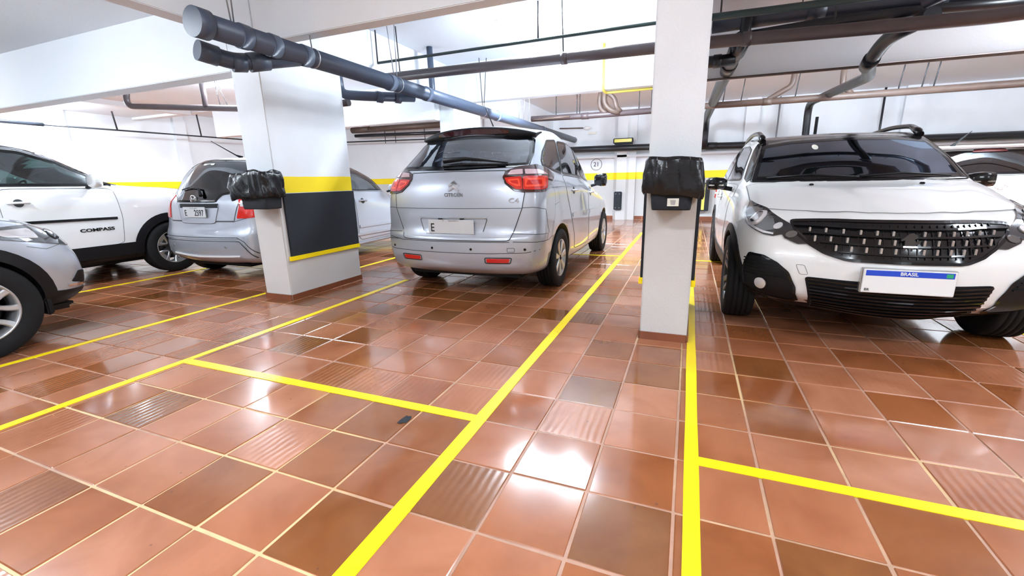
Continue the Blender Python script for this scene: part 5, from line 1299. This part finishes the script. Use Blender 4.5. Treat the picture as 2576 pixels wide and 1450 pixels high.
for z_ in (0.800, 0.757, 0.707, 0.658):
    xs_ = [p[0] for p in g2]; wd = max(x for x in [abs(p[0]) for p in g2 if p[1] < z_+0.06 and p[1] > z_-0.06] or [0.3])
    xm = 0.5+ (z_-0.757)*1.1 if z_ > 0.757 else 0.50-(0.757-z_)*1.75
    strips(c, 'front', [((-xm, z_), (xm, z_))], 0.010, 'blackgloss', 'grille_bar', 0.022, 0.016, parent=g_)
rows_ = ((0.780, [0.465, 0.383, 0.302, 0.224, 0.148, 0.074], 0.030), (0.733, [0.44, 0.363, 0.287, 0.212, 0.140, 0.070], 0.028), (0.684, [0.34, 0.27, 0.20, 0.132, 0.066], 0.026))
for z_, xs_, hh in rows_:
    for x_ in xs_:
        for s_ in (1, -1):
            h, n = c.hit('front', s_*x_, z_); w_ = 0.006
            bm = bx(bmesh.new(), h.x-w_, h.x+w_, h.y+0.004, h.y+0.026, z_-hh*0.72, z_+hh*0.72, 0.002); obj('grille_stud', bm, 'satin', g_)
# vertical ribs
for x_ in [k*0.0385 for k in range(-12, 13)]:
    zt, zb = 0.825, 0.64+max(0, abs(x_)-0.30)*0.45
    strips(c, 'front', [((x_, zb), (x_, zt))], 0.006, 'blackgloss', 'grille_rib', 0.014, 0.010, parent=g_)
h, n = c.hit('front', -0.0, 0.738)
em = bmesh.new()
for pts in ([(-0.012, -0.055), (0.004, -0.058), (0.010, -0.02), (0.022, -0.048), (0.034, -0.05), (0.026, -0.01), (0.028, 0.018), (0.044, 0.010), (0.046, 0.020), (0.026, 0.040), (0.012, 0.055), (-0.010, 0.058), (-0.028, 0.046), (-0.030, 0.030), (-0.016, 0.022), (-0.020, 0.006), (-0.044, 0.012), (-0.046, 0.000), (-0.020, -0.014)],):
    pr_ = [(x, z) for x, z in pts]
    a = [em.verts.new((h.x+x, h.y+0.030, h.z+z)) for x, z in pr_]; b2 = [em.verts.new((h.x+x, h.y+0.018, h.z+z)) for x, z in pr_]
    em.faces.new(a); n_ = len(a)
    for k in range(n_): em.faces.new((a[k], a[(k+1) % n_], b2[(k+1) % n_], b2[k]))
bmesh.ops.recalc_face_normals(em, faces=em.faces); o = obj('maker_badge', em, 'darkalloy', g_); o['label'] = 'small metal animal emblem in the grille'
# lower grille with slats
lg = smoothpoly([(-0.48, 0.482), (-0.22, 0.490), (0.22, 0.490), (0.48, 0.482), (0.425, 0.29), (0.40, 0.252), (0, 0.246), (-0.40, 0.252), (-0.425, 0.29)], 3, k=0.2)
l_ = c.panel('lower_grille', 'front', lg, 'black', 0.004, 0.010, 0.06)
for k in range(10):
    z_ = 0.470-k*0.0225; xm = 0.462-k*0.0065
    strips(c, 'front', [((-xm, z_), (xm, z_))], 0.009, 'blackgloss', 'grille_slat', 0.018, 0.014, parent=l_)
F3 = [(0.80, 3.842, 0.600), (0.714, 3.914, 0.592), (0.638, 3.959, 0.552), (0.57, 3.992, 0.495), (0.522, 3.999, 0.398), (0.488, 3.949, 0.312), (0.512, 3.902, 0.288), (0.608, 3.879, 0.297), (0.735, 3.842, 0.325), (0.80, 3.78, 0.36), (0.825, 3.80, 0.482)]
fg = c.panel('fog_lamp_surround', 'fr', smoothpoly(fl2('fr', F3), 3, k=0.25), 'black', 0.007, 0.012, 0.04, mirror=True)
c.build_seams('softgap', 'bonnet_seam'); 
for sd_ in ('fr', 'fl'): c.seam(sd_, smoothpoly(fl2('fr', F3), 3, k=0.25), 0.016, 0.010, closed=True); c.build_seams('blackgloss', 'surround_edge')
for o, sd in zip(fg, ('fr', 'fl')):
    a_, b_ = fl2('fr', [(0.715, 3.914, 0.402)])[0]
    for r_, m_, of in ((0.046, 'blackgloss', 0.012), (0.038, 'clearlens', 0.020)):
        c.panel('fog_lamp' if r_ < 0.04 else 'fog_lamp_ring', sd, [(a_+r_*math.cos(2*PI*k/20), b_+r_*math.sin(2*PI*k/20)) for k in range(20)], m_, of, 0.010, 0.03, parent=o, dome=0.004)
    for k in range(6):
        z_ = 0.565-k*0.022; p0 = fl2('fr', [(0.81, 3.80, z_)])[0]; p1 = fl2('fr', [(0.655-0.018*k, 3.95+0.006*k, z_)])[0]
        strips(c, sd, [(p0, p1)], 0.008, 'black', 'surround_fin', 0.014, 0.010, parent=o)
# bonnet
bn = smoothpoly([(-0.775, 3.40), (-0.775, 2.98), (-0.72, 2.985), (0, 3.195), (0.72, 2.985), (0.775, 2.98), (0.778, 3.37)]+[(x_, c.hit('front', x_, z_)[0].y-0.002) for x_, z_ in ((0.755, 0.915), (0.70, 0.900), (0.60, 0.895), (0.45, 0.893), (0.3, 0.892), (0.15, 0.892), (0, 0.892), (-0.15, 0.892), (-0.3, 0.892), (-0.45, 0.893), (-0.60, 0.895), (-0.70, 0.900), (-0.755, 0.915))]+[(-0.778, 3.37)], 3, k=0.15)
c.panel('bonnet', 'top', bn, 'pearl', 0.004, 0.008, 0.05); c.seam('top', bn, 0.007, 0.0045, closed=True)
for s_ in (-1, 1):
    h, n = c.hit('top', s_*0.345, 3.235); obj('washer_nozzle', bx(bmesh.new(), h.x-0.014, h.x+0.014, h.y-0.012, h.y+0.012, h.z, h.z+0.018, 0.004), 'black', c.root)
    a = on('top', s_*0.60 if s_ > 0 else -0.02, 3.14 if s_ < 0 else 3.02, 0.03)
c.seam('fr', smoothpoly(fl2('fr', [(0.525, 3.99, 0.556), (0.480, 4.01, 0.556), (0.449, 4.02, 0.497), (0.50, 4.01, 0.493)]), 3, k=0.4), 0.003, 0.002, closed=True)
def onc(side, a, b_, o_): h, n = c.hit(side, a, b_); return h+n*o_
for x0, x1 in ((-0.60, 0.05), (0.02, 0.62)):
    w_ = obj('wiper', tubebm(bmesh.new(), [onc('front', x0, 1.100, 0.02), onc('front', (x0+x1)/2, 1.118, 0.03), onc('front', x1, 1.104, 0.02)], 0.008, 8), 'black', c.root)
o = disc(c, 'front', 0.235, 1.375, 0.022, 'sticker', 'windscreen_sticker', 0.001, 0.005)
# plate (mercosur style)
h, n = c.hit('front', 0, 0.512)
root, yy, rot = num_plate(c, 'front', -0.0, 0.512, h.y+0.024, 0.44, 0.145, 'white')
obj('plate_band', bx(bmesh.new(), -0.208, 0.208, yy, yy+0.0006, 0.545, 0.578), 'plateblue', root)
textobj('plate_country', 'BRASIL', 0.028, (0, yy+0.0014, 0.5615), rot, 'plate', root, bold=0.0006)
obj('plate_flag', bx(bmesh.new(), -0.200, -0.170, yy+0.0004, yy+0.001, 0.550, 0.573), 'green', root)
textobj('plate_code', 'BR', 0.022, (0.192, yy+0.001, 0.458), rot, 'ink', root)
obj('plate_holder', bx(bmesh.new(), -0.226, 0.226, h.y-0.01, h.y+0.022, 0.436, 0.588, 0.004), 'satin', root)
# doors, cladding, rails
doors(c, [[(0.98, 1.07), (0.96, 0.86), (1.06, 0.72), (1.20, 0.45), (1.60, 0.42), (1.58, 1.07)], [(1.61, 1.07), (1.63, 0.42), (2.66, 0.42), (2.76, 0.72), (2.74, 1.06)]], 'pearl')
for sd in ('right', 'left'): handle(c, sd, 1.10, 0.93, 'pearl'); handle(c, sd, 1.78, 0.92, 'pearl')
for y_ in (0.78, 3.38): c.lining('right', y_, 0.335, 0.375, 0.435)
strips(c, 'right', [((1.18, 0.375), (2.98, 0.375))], 0.11, 'black', 'sill_cladding', 0.012); strips(c, 'left', [((1.18, 0.375), (2.98, 0.375))], 0.11, 'black', 'sill_cladding', 0.012)
for s_ in (1, -1):
    pts = [(s_*0.605, 0.85, 1.50), (s_*0.612, 1.05, 1.560), (s_*0.620, 1.65, 1.585), (s_*0.612, 2.12, 1.555), (s_*0.605, 2.30, 1.490)]
    r_ = obj('roof_rail', tubebm(bmesh.new(), arcpath(pts, 0.2, 4), 0.022, 10), 'blackgloss', c.root)
    obj('rail_foot', tubebm(bmesh.new(), [(s_*0.612, 2.12, 1.550), (s_*0.607, 2.27, 1.500), (s_*0.605, 2.34, 1.465)], [0.022, 0.032, 0.026], 10), 'blackgloss', r_)
c.panel('tail_lamp', 'rr', smoothpoly(fl2('rr', [(0.66, 0.15, 0.98), (0.82, 0.3, 1.0), (0.85, 0.5, 0.96), (0.86, 0.45, 0.84), (0.70, 0.15, 0.84)]), 3, k=0.25), 'redlens', 0.01, 0.014, 0.05, mirror=True)
c.build_seams('softgap')
c.finish_body('pearl', [(0.8, 0.78, 0.335), (0.8, 3.38, 0.335)], 0.385, 0.26, trimz=lambda p: p.z < 0.268 or (p.z < 0.30 and abs(p.x) < 0.42 and p.y > 3.5) or (p.z < 0.33 and abs(p.x) > 0.7 and p.y < 3.6) or (p.z < 0.30 and p.y < 1))
for y_ in (0.78, 3.38):
    for s_ in (1, -1): wheel(c.root, s_*0.808, y_, 0.335, 0.21, 0.215, 'double', 'darkalloy', 5)
mirror_unit(c, 0.900, 2.50, 1.075, 1, 'blackgloss', 0.17, 0.125, 0.16, strip='chrome'); mirror_unit(c, -0.900, 2.50, 1.075, -1, 'blackgloss', 0.17, 0.125, 0.16, strip='chrome')
cabin(c, 0.5, 3.1, 0.68, 0.45, (2.75, 1.02))
for x_ in (-0.38, 0.38): seat(c, x_, 1.85, 0.56)
for x_ in (-0.42, 0.42): seat(c, x_, 0.95, 0.56)
obj('inner_mirror', bx(bmesh.new(), -0.12, 0.12, 2.34, 2.37, 1.35, 1.42, 0.01), 'black', c.root)
obj('underfloor', bx(bmesh.new(), -0.62, 0.62, 0.3, 3.60, 0.19, 0.27, 0.03), 'black', c.root)

# ===== small silver hatchback seen from behind, left of the wide pillar =====
def hatchback(name, loc, label, paintm, gm, detail, sc):
    c = Car(name, loc, 0, label); c.shell(shell_hatch(), sc)
    k_ = sc[2]
    if detail:
        rw = smoothpoly([(-0.69, 1.085), (-0.45, 1.015), (-0.42, 0.965), (0.32, 0.962), (0.38, 1.045), (0.69, 1.085), (0.665, 1.28), (0.585, 1.425), (0.42, 1.462), (0, 1.475), (-0.42, 1.462), (-0.585, 1.425), (-0.665, 1.28)], 3, k=0.25)
    else:
        rw = smoothpoly([(-0.70, 1.13*k_), (0.70, 1.13*k_), (0.66, 1.30*k_), (0.57, 1.415*k_), (0.30, 1.432*k_), (-0.30, 1.432*k_), (-0.57, 1.415*k_), (-0.66, 1.30*k_)], 3, k=0.25)
    c.window('rear_window', 'rear', rw, gm, 0.025)
    for pl in ([(0.40, 1.16), (0.95, 1.07), (1.0, 1.40), (0.62, 1.37), (0.46, 1.28)], [(1.0, 1.068), (1.86, 1.045), (1.86, 1.435), (1.06, 1.41)], [(1.92, 1.043), (2.98, 1.025), (2.70, 1.20), (2.44, 1.35), (2.22, 1.42), (1.92, 1.437)]):
        c.window('side_window', 'right', smoothpoly([(a, b_*k_) for a, b_ in pl], 3, k=0.2), gm, 0.018, mirror=True)
    c.window('windscreen', 'front', smoothpoly([(-0.66, 1.05*k_), (0, 1.03*k_), (0.66, 1.05*k_), (0.60, 1.25*k_), (0.54, 1.40*k_), (-0.54, 1.40*k_), (-0.60, 1.25*k_)], 3, k=0.2), gm, 0.03)
    doors(c, [[(0.96, 1.055*k_), (0.98, 0.85), (1.08, 0.62), (1.12, 0.30), (1.90, 0.29), (1.89, 1.035*k_)], [(1.92, 1.033*k_), (1.93, 0.29), (2.78, 0.30), (2.90, 0.62), (2.92, 1.01*k_)]], paintm, 0.006)
    for sd in ('right', 'left'): handle(c, sd, 1.12, 0.90*k_, paintm); handle(c, sd, 2.10, 0.885*k_, paintm)
    strips(c, 'right', [((1.15, 0.50), (1.88, 0.50)), ((1.95, 0.50), (2.86, 0.495))], 0.04, paintm, 'side_moulding', 0.016)
    strips(c, 'right', [((1.0, 0.385), (2.90, 0.375))], 0.035, paintm, 'sill_trim', 0.02); strips(c, 'right', [((1.0, 0.245), (2.86, 0.24))], 0.02, paintm, 'sill_trim', 0.022)
    if detail:
        c.panel('tailgate', 'rear', smoothpoly([(-0.44, 1.008), (-0.425, 0.95), (-0.36, 0.94), (0.36, 0.94), (0.40, 1.03), (0.655, 1.07), (0.60, 0.90), (0.565, 0.745), (-0.565, 0.745), (-0.60, 0.90), (-0.655, 1.07)], 3, k=0.12), paintm, 0.003, 0.008, 0.05)
        c.seam('rear', [(-0.66, 1.07), (-0.60, 0.90), (-0.565, 0.745), (0.565, 0.745), (0.60, 0.90), (0.66, 1.07)], 0.007, 0.0036)
        rc = smoothpoly([(-0.37, 0.945), (0.37, 0.945), (0.30, 0.715), (-0.30, 0.715)], 4, k=0.25)
        c.panel('plate_recess', 'rear', rc, paintm, 0.008, 0.008, 0.06); c.seam('rear', rc, 0.004, 0.009, closed=True)
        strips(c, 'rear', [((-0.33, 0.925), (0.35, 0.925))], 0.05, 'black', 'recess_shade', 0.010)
        for zz, w_ in ((0.540, 0.010),): strips(c, 'rear', [((-0.70, zz), (0.62, zz))], w_, paintm, 'bumper_ridge', 0.018)
        c.panel('bumper_skirt', 'rear', smoothpoly([(-0.66, 0.505), (0.64, 0.505), (0.70, 0.42), (0.76, 0.30), (0.60, 0.315), (-0.62, 0.335), (-0.74, 0.36)], 3, k=0.2), paintm, 0.010, 0.014, 0.06)
        strips(c, 'rear', [((-0.50, 0.345), (0.0, 0.322)), ((0.0, 0.322), (0.62, 0.335))], 0.016, 'lampwhite', 'bumper_trim', 0.026)
        h, n = c.hit('rear', 0, 0.86)
        p_, yy, rot = num_plate(c, 'rear', 0.0, 0.852, h.y-0.024, 0.40, 0.125)
        textobj('plate_letters', 'E', 0.10, (-0.155, yy-0.0008, 0.840), rot, 'ink', p_, bold=0.001, sx=0.85)
        textobj('plate_letters', '2597', 0.10, (0.085, yy-0.0008, 0.840), rot, 'ink', p_, bold=0.001, sx=0.85)
        textobj('plate_town', 'SP - SAO PAULO', 0.018, (0, yy-0.0008, 0.900), rot, 'satin', p_)
        y0 = c.hit('rear', 0, 1.01)[0].y-0.012
        bd = obj('maker_badge', bmesh.new(), 'chrome', c.root)
        bm = bmesh.new()
        for a0, a1 in (((-0.030, 0.036), (-0.022, -0.036)), ((0.030, 0.036), (0.022, -0.036)), ((-0.026, 0.002), (0.026, 0.002))):
            tubebm(bm, [(a0[0]-0.05, y0, 1.005+a0[1]), (a1[0]-0.05, y0, 1.005+a1[1])], 0.006, 6)
        ringp = [(-0.05+0.052*math.cos(2*PI*k/20), y0, 1.005+0.046*math.sin(2*PI*k/20)) for k in range(21)]
        tubebm(bm, ringp, 0.005, 6); bm.to_mesh(bd.data); bm.free()
        f_ = lambda a, b_, o_: (lambda h: h[0]+h[1]*o_)(c.hit('rear', a, b_))
        obj('rear_wiper', tubebm(bmesh.new(), [f_(0.10, 1.03, 0.03), f_(0.04, 1.12, 0.035), f_(-0.16, 1.135, 0.03), f_(-0.34, 1.11, 0.02)], [0.022, 0.012, 0.010, 0.008], 8), 'black', c.root)
        o = c.panel('window_lettering', 'rear', rect(-0.09, 1.405, 0.10, 1.425), 'sticker', 0.0065, 0.001, 0.2)
        c.seam('rear', [(-0.72, 0.40), (-0.66, 0.507), (0.64, 0.507), (0.705, 0.42), (0.765, 0.30)], 0.010, 0.004)
        c.seam('rear', [(-0.74, 0.56), (-0.60, 0.552), (0.62, 0.552), (0.70, 0.50), (0.80, 0.33)], 0.008, 0.002)
        for x_ in (-0.50, 0.46): disc(c, 'rear', x_, 0.44, 0.012, 'satin', 'parking_sensor', 0.003, 0.012)
        disc(c, 'rear', 0.69, 0.55, 0.012, 'satin', 'parking_sensor', 0.003, 0.001)
        T3 = [(0.60, 0.20, 1.055), (0.70, 0.30, 1.075), (0.80, 0.42, 1.06), (0.82, 0.42, 0.90), (0.815, 0.30, 0.79), (0.70, 0.18, 0.775), (0.60, 0.14, 0.775), (0.62, 0.18, 0.92)]
        t_ = c.panel('tail_lamp', 'rr', smoothpoly(fl2('rr', T3), 3, k=0.2), 'redlens', 0.010, 0.016, 0.05, mirror=True)
        for o, sd in zip(t_, ('rr', 'rl')):
            c.panel('reverse_lamp', sd, smoothpoly(fl2('rr', [(0.635, 0.2, 0.98), (0.80, 0.38, 0.99), (0.81, 0.38, 0.92), (0.635, 0.18, 0.91)]), 3, k=0.2), 'clearlens', 0.013, 0.004, 0.05, parent=o)
        h, n = c.hit('top', 0.02, 0.72); obj('aerial', tubebm(bmesh.new(), [(0.06, 0.75, h.z), (0.04, 0.68, h.z+0.03), (-0.02, 0.42, h.z+0.19)], [0.022, 0.009, 0.004], 8), 'black', c.root)
        c.seam('rear', [(-0.78, 0.80), (-0.565, 0.737), (0.565, 0.737), (0.80, 0.80)], 0.006)
    else:
        c.panel('tailgate', 'rear', smoothpoly([(-0.64, 0.62), (0.64, 0.62), (0.68, 1.085), (-0.68, 1.085)], 3, k=0.15), paintm, 0.003, 0.008, 0.06)
        c.seam('rear', smoothpoly([(-0.64, 0.62), (0.64, 0.62), (0.68, 1.085), (-0.68, 1.085)], 3, k=0.15), 0.006, 0.0036, closed=True)
        c.panel('tail_lamp', 'rr', smoothpoly(fl2('rr', [(0.62, 0.16, 1.0), (0.80, 0.40, 1.02), (0.82, 0.42, 0.86), (0.64, 0.14, 0.84)]), 3, k=0.2), 'redlens', 0.01, 0.014, 0.05, mirror=True)
        o = obj('roof_spoiler', bx(bmesh.new(), -0.60, 0.60, 0.33, 0.62, 1.415, 1.452, 0.016), paintm, c.root)
        b_ = c.panel('high_brake_lamp', 'rear', smoothpoly([(-0.17, 1.362), (0.17, 1.362), (0.14, 1.398), (-0.14, 1.398)], 3, k=0.3), 'darkred', 0.014, 0.014, 0.1)
        h, n = c.hit('top', -0.15, 0.78); obj('aerial', tubebm(bmesh.new(), [(-0.18, 0.80, h.z), (-0.17, 0.76, h.z+0.035), (-0.10, 0.60, h.z+0.17)], [0.03, 0.012, 0.004], 8), 'black', c.root)
        y0 = c.hit('rear', 0.11, 0.93)[0].y-0.012
        bm = bmesh.new(); tubebm(bm, [(0.06+0.055*math.cos(2*PI*k/20), y0, 0.945+0.028*math.sin(2*PI*k/20)) for k in range(21)], 0.004, 6)
        tubebm(bm, [(0.03, y0, 0.925), (0.05, y0, 0.965), (0.055, y0, 0.945), (0.07, y0, 0.945), (0.075, y0, 0.925), (0.09, y0, 0.965)], 0.004, 6); obj('maker_badge', bm, 'chrome', c.root)
    c.panel('headlamp', 'fr', smoothpoly(fl2('fr', [(0.50, 3.67, 0.76), (0.68, 3.52, 0.82), (0.78, 3.27, 0.86), (0.80, 3.37, 0.70), (0.55, 3.72, 0.66)]), 3, k=0.25), 'clearlens', 0.008, 0.012, 0.05, mirror=True)
    c.build_seams()
    c.finish_body(paintm, [(0.8, 0.66, 0.29), (0.8, 3.22, 0.29)], 0.335, 0.24)
    for y_ in (0.66, 3.22):
        for s_ in (1, -1): wheel(c.root, s_*(c.xmax-0.105), y_, 0.29, 0.19, 0.20, 'five_y')
    mirror_unit(c, c.xmax*0.97, 2.80, 1.07*k_, 1, paintm, 0.17, 0.13, 0.14, strip='chrome'); mirror_unit(c, -c.xmax*0.97, 2.80, 1.07*k_, -1, paintm, 0.17, 0.13, 0.14)
    cabin(c, 0.3, 3.0, 0.66, 0.45, (2.80, 0.95))
    for x_ in (-0.36, 0.36): seat(c, x_, 1.75, 0.52)
    for x_ in (-0.4, 0.4): seat(c, x_, 0.95, 0.52)
    obj('underfloor', bx(bmesh.new(), -0.60, 0.60, 0.2, 3.4, 0.17, 0.24, 0.03), 'black', c.root)
    return c
hat = hatchback('hatchback', (-5.58, 3.50, 0), 'small silver hatchback parked tail out behind the wide pillar with the yellow band', 'silver2', 'glassd', True, (0.98, 1, 1))
far = hatchback('hatchback', (3.42, 7.1, 0), 'white hatchback parked tail out behind the white crossover, at the right edge', 'whitep', 'glassd', False, (1.0, 1, 0.97))

# ===== white off-road crossover at the left, side on =====
c = Car('crossover', (-7.55, 0.50, 0), 0, 'white off-road style crossover behind the silver car nose, side on at the left edge')
c.shell(shell_jeep(), (1, 1, 1.05)); jee = c
c.window('side_window', 'right', smoothpoly([(1.80, 1.195), (2.66, 1.185), (2.90, 1.195), (2.70, 1.31), (2.42, 1.47), (2.12, 1.575), (1.80, 1.60)], 3, k=0.15), 'glassg', 0.03, mirror=True)
c.window('side_window', 'right', smoothpoly([(0.75, 1.22), (1.74, 1.195), (1.74, 1.60), (1.0, 1.58), (0.80, 1.48)], 3, k=0.2), 'glassg', 0.03, mirror=True)
c.window('windscreen', 'front', smoothpoly([(-0.70, 1.22), (0, 1.22), (0.70, 1.22), (0.64, 1.42), (0.60, 1.60), (-0.60, 1.60), (-0.64, 1.42)], 3, k=0.15), 'glassg', 0.03)
c.panel('roof_panel', 'top', smoothpoly([(-0.62, 0.75), (0.62, 0.75), (0.665, 1.6), (0.64, 2.28), (-0.64, 2.28), (-0.665, 1.6)], 3, k=0.15), 'blackgloss', 0.004, 0.008, 0.07, label='black roof panel')
c.panel('windscreen_pillar', 'right', smoothpoly([(1.70, 1.66), (1.70, 1.612), (2.12, 1.588), (2.42, 1.485), (2.70, 1.322), (2.93, 1.195), (3.06, 1.20), (2.80, 1.36), (2.50, 1.54), (2.2, 1.64)], 3, k=0.12), 'blackgloss', 0.006, 0.012, 0.05, mirror=True)
strips(c, 'right', [((1.80, 1.612), (2.12, 1.588)), ((2.12, 1.588), (2.42, 1.483)), ((2.42, 1.483), (2.72, 1.315))], 0.014, 'chrome', 'window_trim', 0.012)
doors(c, [[(0.98, 1.17), (0.98, 0.85), (1.10, 0.62), (1.18, 0.47), (1.76, 0.47), (1.76, 1.17)], [(1.79, 1.17), (1.79, 0.47), (2.80, 0.47), (2.84, 0.80), (2.82, 1.16)]], 'whitep', 0.006)
for sd in ('right', 'left'): handle(c, sd, 1.12, 1.03, 'whitep'); handle(c, sd, 1.94, 1.02, 'whitep')
strips(c, 'right', [((1.22, 0.815), (1.74, 0.812)), ((1.82, 0.811), (2.78, 0.795))], 0.030, 'black', 'side_moulding', 0.014)
h, n = c.hit('right', 2.55, 0.68)
textobj('badge_lettering', 'COMPASS', 0.052, (h.x+0.006, 2.555, 0.672), (PI/2, 0, PI/2), 'black', c.root, 0.003, 1.5, 0.0015)
for y_ in (0.72, 3.38): c.lining('right', y_, 0.345, 0.375, 0.475, a0=-20, a1=200)
strips(c, 'right', [((1.08, 0.40), (3.0, 0.40))], 0.15, 'black', 'sill_cladding', 0.014)
bn = smoothpoly([(-0.72, 3.16), (0.72, 3.16), (0.74, 3.7), (0.66, 4.06), (0.3, 4.16), (-0.3, 4.16), (-0.66, 4.06), (-0.74, 3.7)], 3, k=0.15)
c.panel('bonnet', 'top', bn, 'whitep', 0.004, 0.008, 0.06); c.seam('top', bn, 0.006, 0.0045, closed=True)
c.panel('headlamp', 'fr', smoothpoly(fl2('fr', [(0.55, 4.2, 0.98), (0.78, 4.1, 1.0), (0.86, 3.85, 0.99), (0.88, 3.9, 0.88), (0.58, 4.24, 0.86)]), 3, k=0.25), 'lampdark', 0.008, 0.012, 0.05, mirror=True)
c.panel('grille', 'front', smoothpoly([(-0.52, 0.86), (0.52, 0.86), (0.52, 0.98), (-0.52, 0.98)], 3, k=0.25), 'blackgloss', 0.006, 0.01, 0.06)
c.window('rear_window', 'rear', smoothpoly([(-0.62, 1.26), (0.62, 1.26), (0.56, 1.54), (-0.56, 1.54)], 3, k=0.2), 'glassd', 0.03)
c.build_seams('softgap')
c.finish_body('whitep', [(0.8, 0.72, 0.345), (0.8, 3.38, 0.345)], 0.40, 0.26, trimz=lambda p: p.z < 0.36)
for y_ in (0.72, 3.38):
    for s_ in (1, -1): wheel(c.root, s_*0.80, y_, 0.345, 0.215, 0.225, 'bold', 'alloy', 5)
mirror_unit(c, 0.86, 2.60, 1.245, 1, 'whitep', 0.22, 0.17, 0.15); mirror_unit(c, -0.86, 2.60, 1.245, -1, 'whitep', 0.22, 0.17, 0.15)
cabin(c, 0.4, 3.0, 0.70, 0.5, (2.70, 1.10))
for x_ in (-0.38, 0.38): seat(c, x_, 1.90, 0.62)
for x_ in (-0.42, 0.42): seat(c, x_, 1.0, 0.62)
obj('underfloor', bx(bmesh.new(), -0.66, 0.66, 0.3, 4.0, 0.20, 0.30, 0.03), 'black', c.root)

# ===== silver car nose at the bottom left =====
CFK[0], CFK[1] = 0.78, 0.65
c = Car('crossover', (-5.355, -2.06, 0), 0, 'silver crossover at the left edge, only its front corner and wheel in view')
c.shell(shell_suv(), (1.04, 1, 1.02)); hrv = c; CFK[0] = CFK[1] = 1.0
hd = c.panel('headlamp', 'fr', smoothpoly(fl2('fr', [(0.50, 4.02, 0.865), (0.70, 3.88, 0.895), (0.80, 3.65, 0.90), (0.845, 3.38, 0.895), (0.86, 3.50, 0.82), (0.82, 3.80, 0.755), (0.72, 3.98, 0.715), (0.56, 4.06, 0.735)]), 3, k=0.25), 'smoke', 0.010, 0.016, 0.04, mirror=True)
for o, sd in zip(hd, ('fr', 'fl')):
    a_, b_ = fl2('fr', [(0.76, 3.86, 0.815)])[0]
    c.panel('projector', sd, [(a_+0.045*math.cos(2*PI*k/20), b_+0.04*math.sin(2*PI*k/20)) for k in range(20)], 'lampdark', 0.016, 0.008, 0.03, parent=o, dome=0.008)
    c.panel('turn_lamp', sd, smoothpoly(fl2('fr', [(0.80, 3.70, 0.875), (0.84, 3.44, 0.875), (0.85, 3.54, 0.83), (0.82, 3.72, 0.80)]), 3, k=0.3), 'clearlens', 0.014, 0.004, 0.04, parent=o)
c.panel('fog_lamp_surround', 'fr', smoothpoly(fl2('fr', [(0.62, 4.02, 0.50), (0.76, 3.92, 0.52), (0.80, 3.86, 0.44), (0.66, 3.98, 0.40)]), 3, k=0.25), 'black', 0.006, 0.01, 0.04, mirror=True)
strips(c, 'fr', [(fl2('fr', [(0.60, 4.0, 0.395)])[0], fl2('fr', [(0.82, 3.84, 0.42)])[0])], 0.018, 'chrome', 'bumper_trim', 0.012)
c.window('windscreen', 'front', ws, 'glassd', 0.042)
c.window('side_window', 'right', smoothpoly([(1.60, 1.105), (2.66, 1.12), (2.30, 1.41), (2.05, 1.455), (1.66, 1.475)], 3, k=0.2), 'glassd', 0.02, mirror=True)
c.window('side_window', 'right', smoothpoly([(0.66, 1.175), (1.56, 1.105), (1.62, 1.475), (1.0, 1.44), (0.80, 1.35)], 3, k=0.2), 'glassd', 0.02, mirror=True)
c.panel('bonnet', 'top', bn2 := smoothpoly([(-0.775, 3.40), (-0.775, 2.98), (-0.72, 2.985), (0, 3.195), (0.72, 2.985), (0.775, 2.98), (0.775, 3.40), (0.70, 3.72), (0.50, 3.88), (0, 3.96), (-0.50, 3.88), (-0.70, 3.72)], 3, k=0.15), 'silver2', 0.004, 0.008, 0.06)
c.seam('top', bn2, 0.006, 0.0045, closed=True)
c.panel('grille', 'front', smoothpoly([(-0.46, 0.72), (0.46, 0.72), (0.50, 0.82), (-0.50, 0.82)], 3, k=0.25), 'blackgloss', 0.006, 0.01, 0.06)
doors(c, [[(0.98, 1.09), (0.96, 0.86), (1.06, 0.72), (1.20, 0.45), (1.60, 0.42), (1.58, 1.09)], [(1.61, 1.09), (1.63, 0.42), (2.66, 0.42), (2.76, 0.72), (2.74, 1.08)]], 'silver2')
for y_ in (0.78, 3.33): c.lining('right', y_, 0.345, 0.375, 0.455, a0=-25, a1=205)
c.panel('bumper_skirt', 'fr', smoothpoly(fl2('fr', [(0.30, 4.10, 0.36), (0.60, 4.03, 0.37), (0.80, 3.80, 0.385), (0.84, 3.70, 0.40), (0.84, 3.66, 0.30), (0.60, 4.0, 0.26), (0.30, 4.05, 0.26)]), 3, k=0.2), 'black', 0.010, 0.016, 0.05, mirror=True)
c.seam('fr', fl2('fr', [(0.84, 3.62, 0.755), (0.83, 3.74, 0.72), (0.78, 3.86, 0.74)]), 0.005, mirror=True)
c.build_seams('softgap')
c.finish_body('silver2', [(0.8, 0.78, 0.345), (0.8, 3.33, 0.345)], 0.39, 0.26, trimz=lambda p: p.z < 0.30)
for y_ in (0.78, 3.33):
    for s_ in (1, -1): wheel(c.root, s_*0.815, y_, 0.345, 0.215, 0.225, 'five_y', 'alloy', 5, tilt=0.25)
mirror_unit(c, 0.90, 2.52, 1.10, 1, 'silver2', 0.18, 0.14, 0.16); mirror_unit(c, -0.90, 2.52, 1.10, -1, 'silver2', 0.18, 0.14, 0.16)
obj('mud_flap', bx(bmesh.new(), 0.64, 0.86, 3.70, 3.74, 0.22, 0.36, 0.01), 'black', c.root)
obj('underfloor', bx(bmesh.new(), -0.66, 0.66, 0.3, 3.95, 0.20, 0.28, 0.03), 'black', c.root)
cabin(c, 0.5, 3.1, 0.68, 0.45, (2.75, 1.02))
for x_ in (-0.38, 0.38): seat(c, x_, 1.85, 0.56)
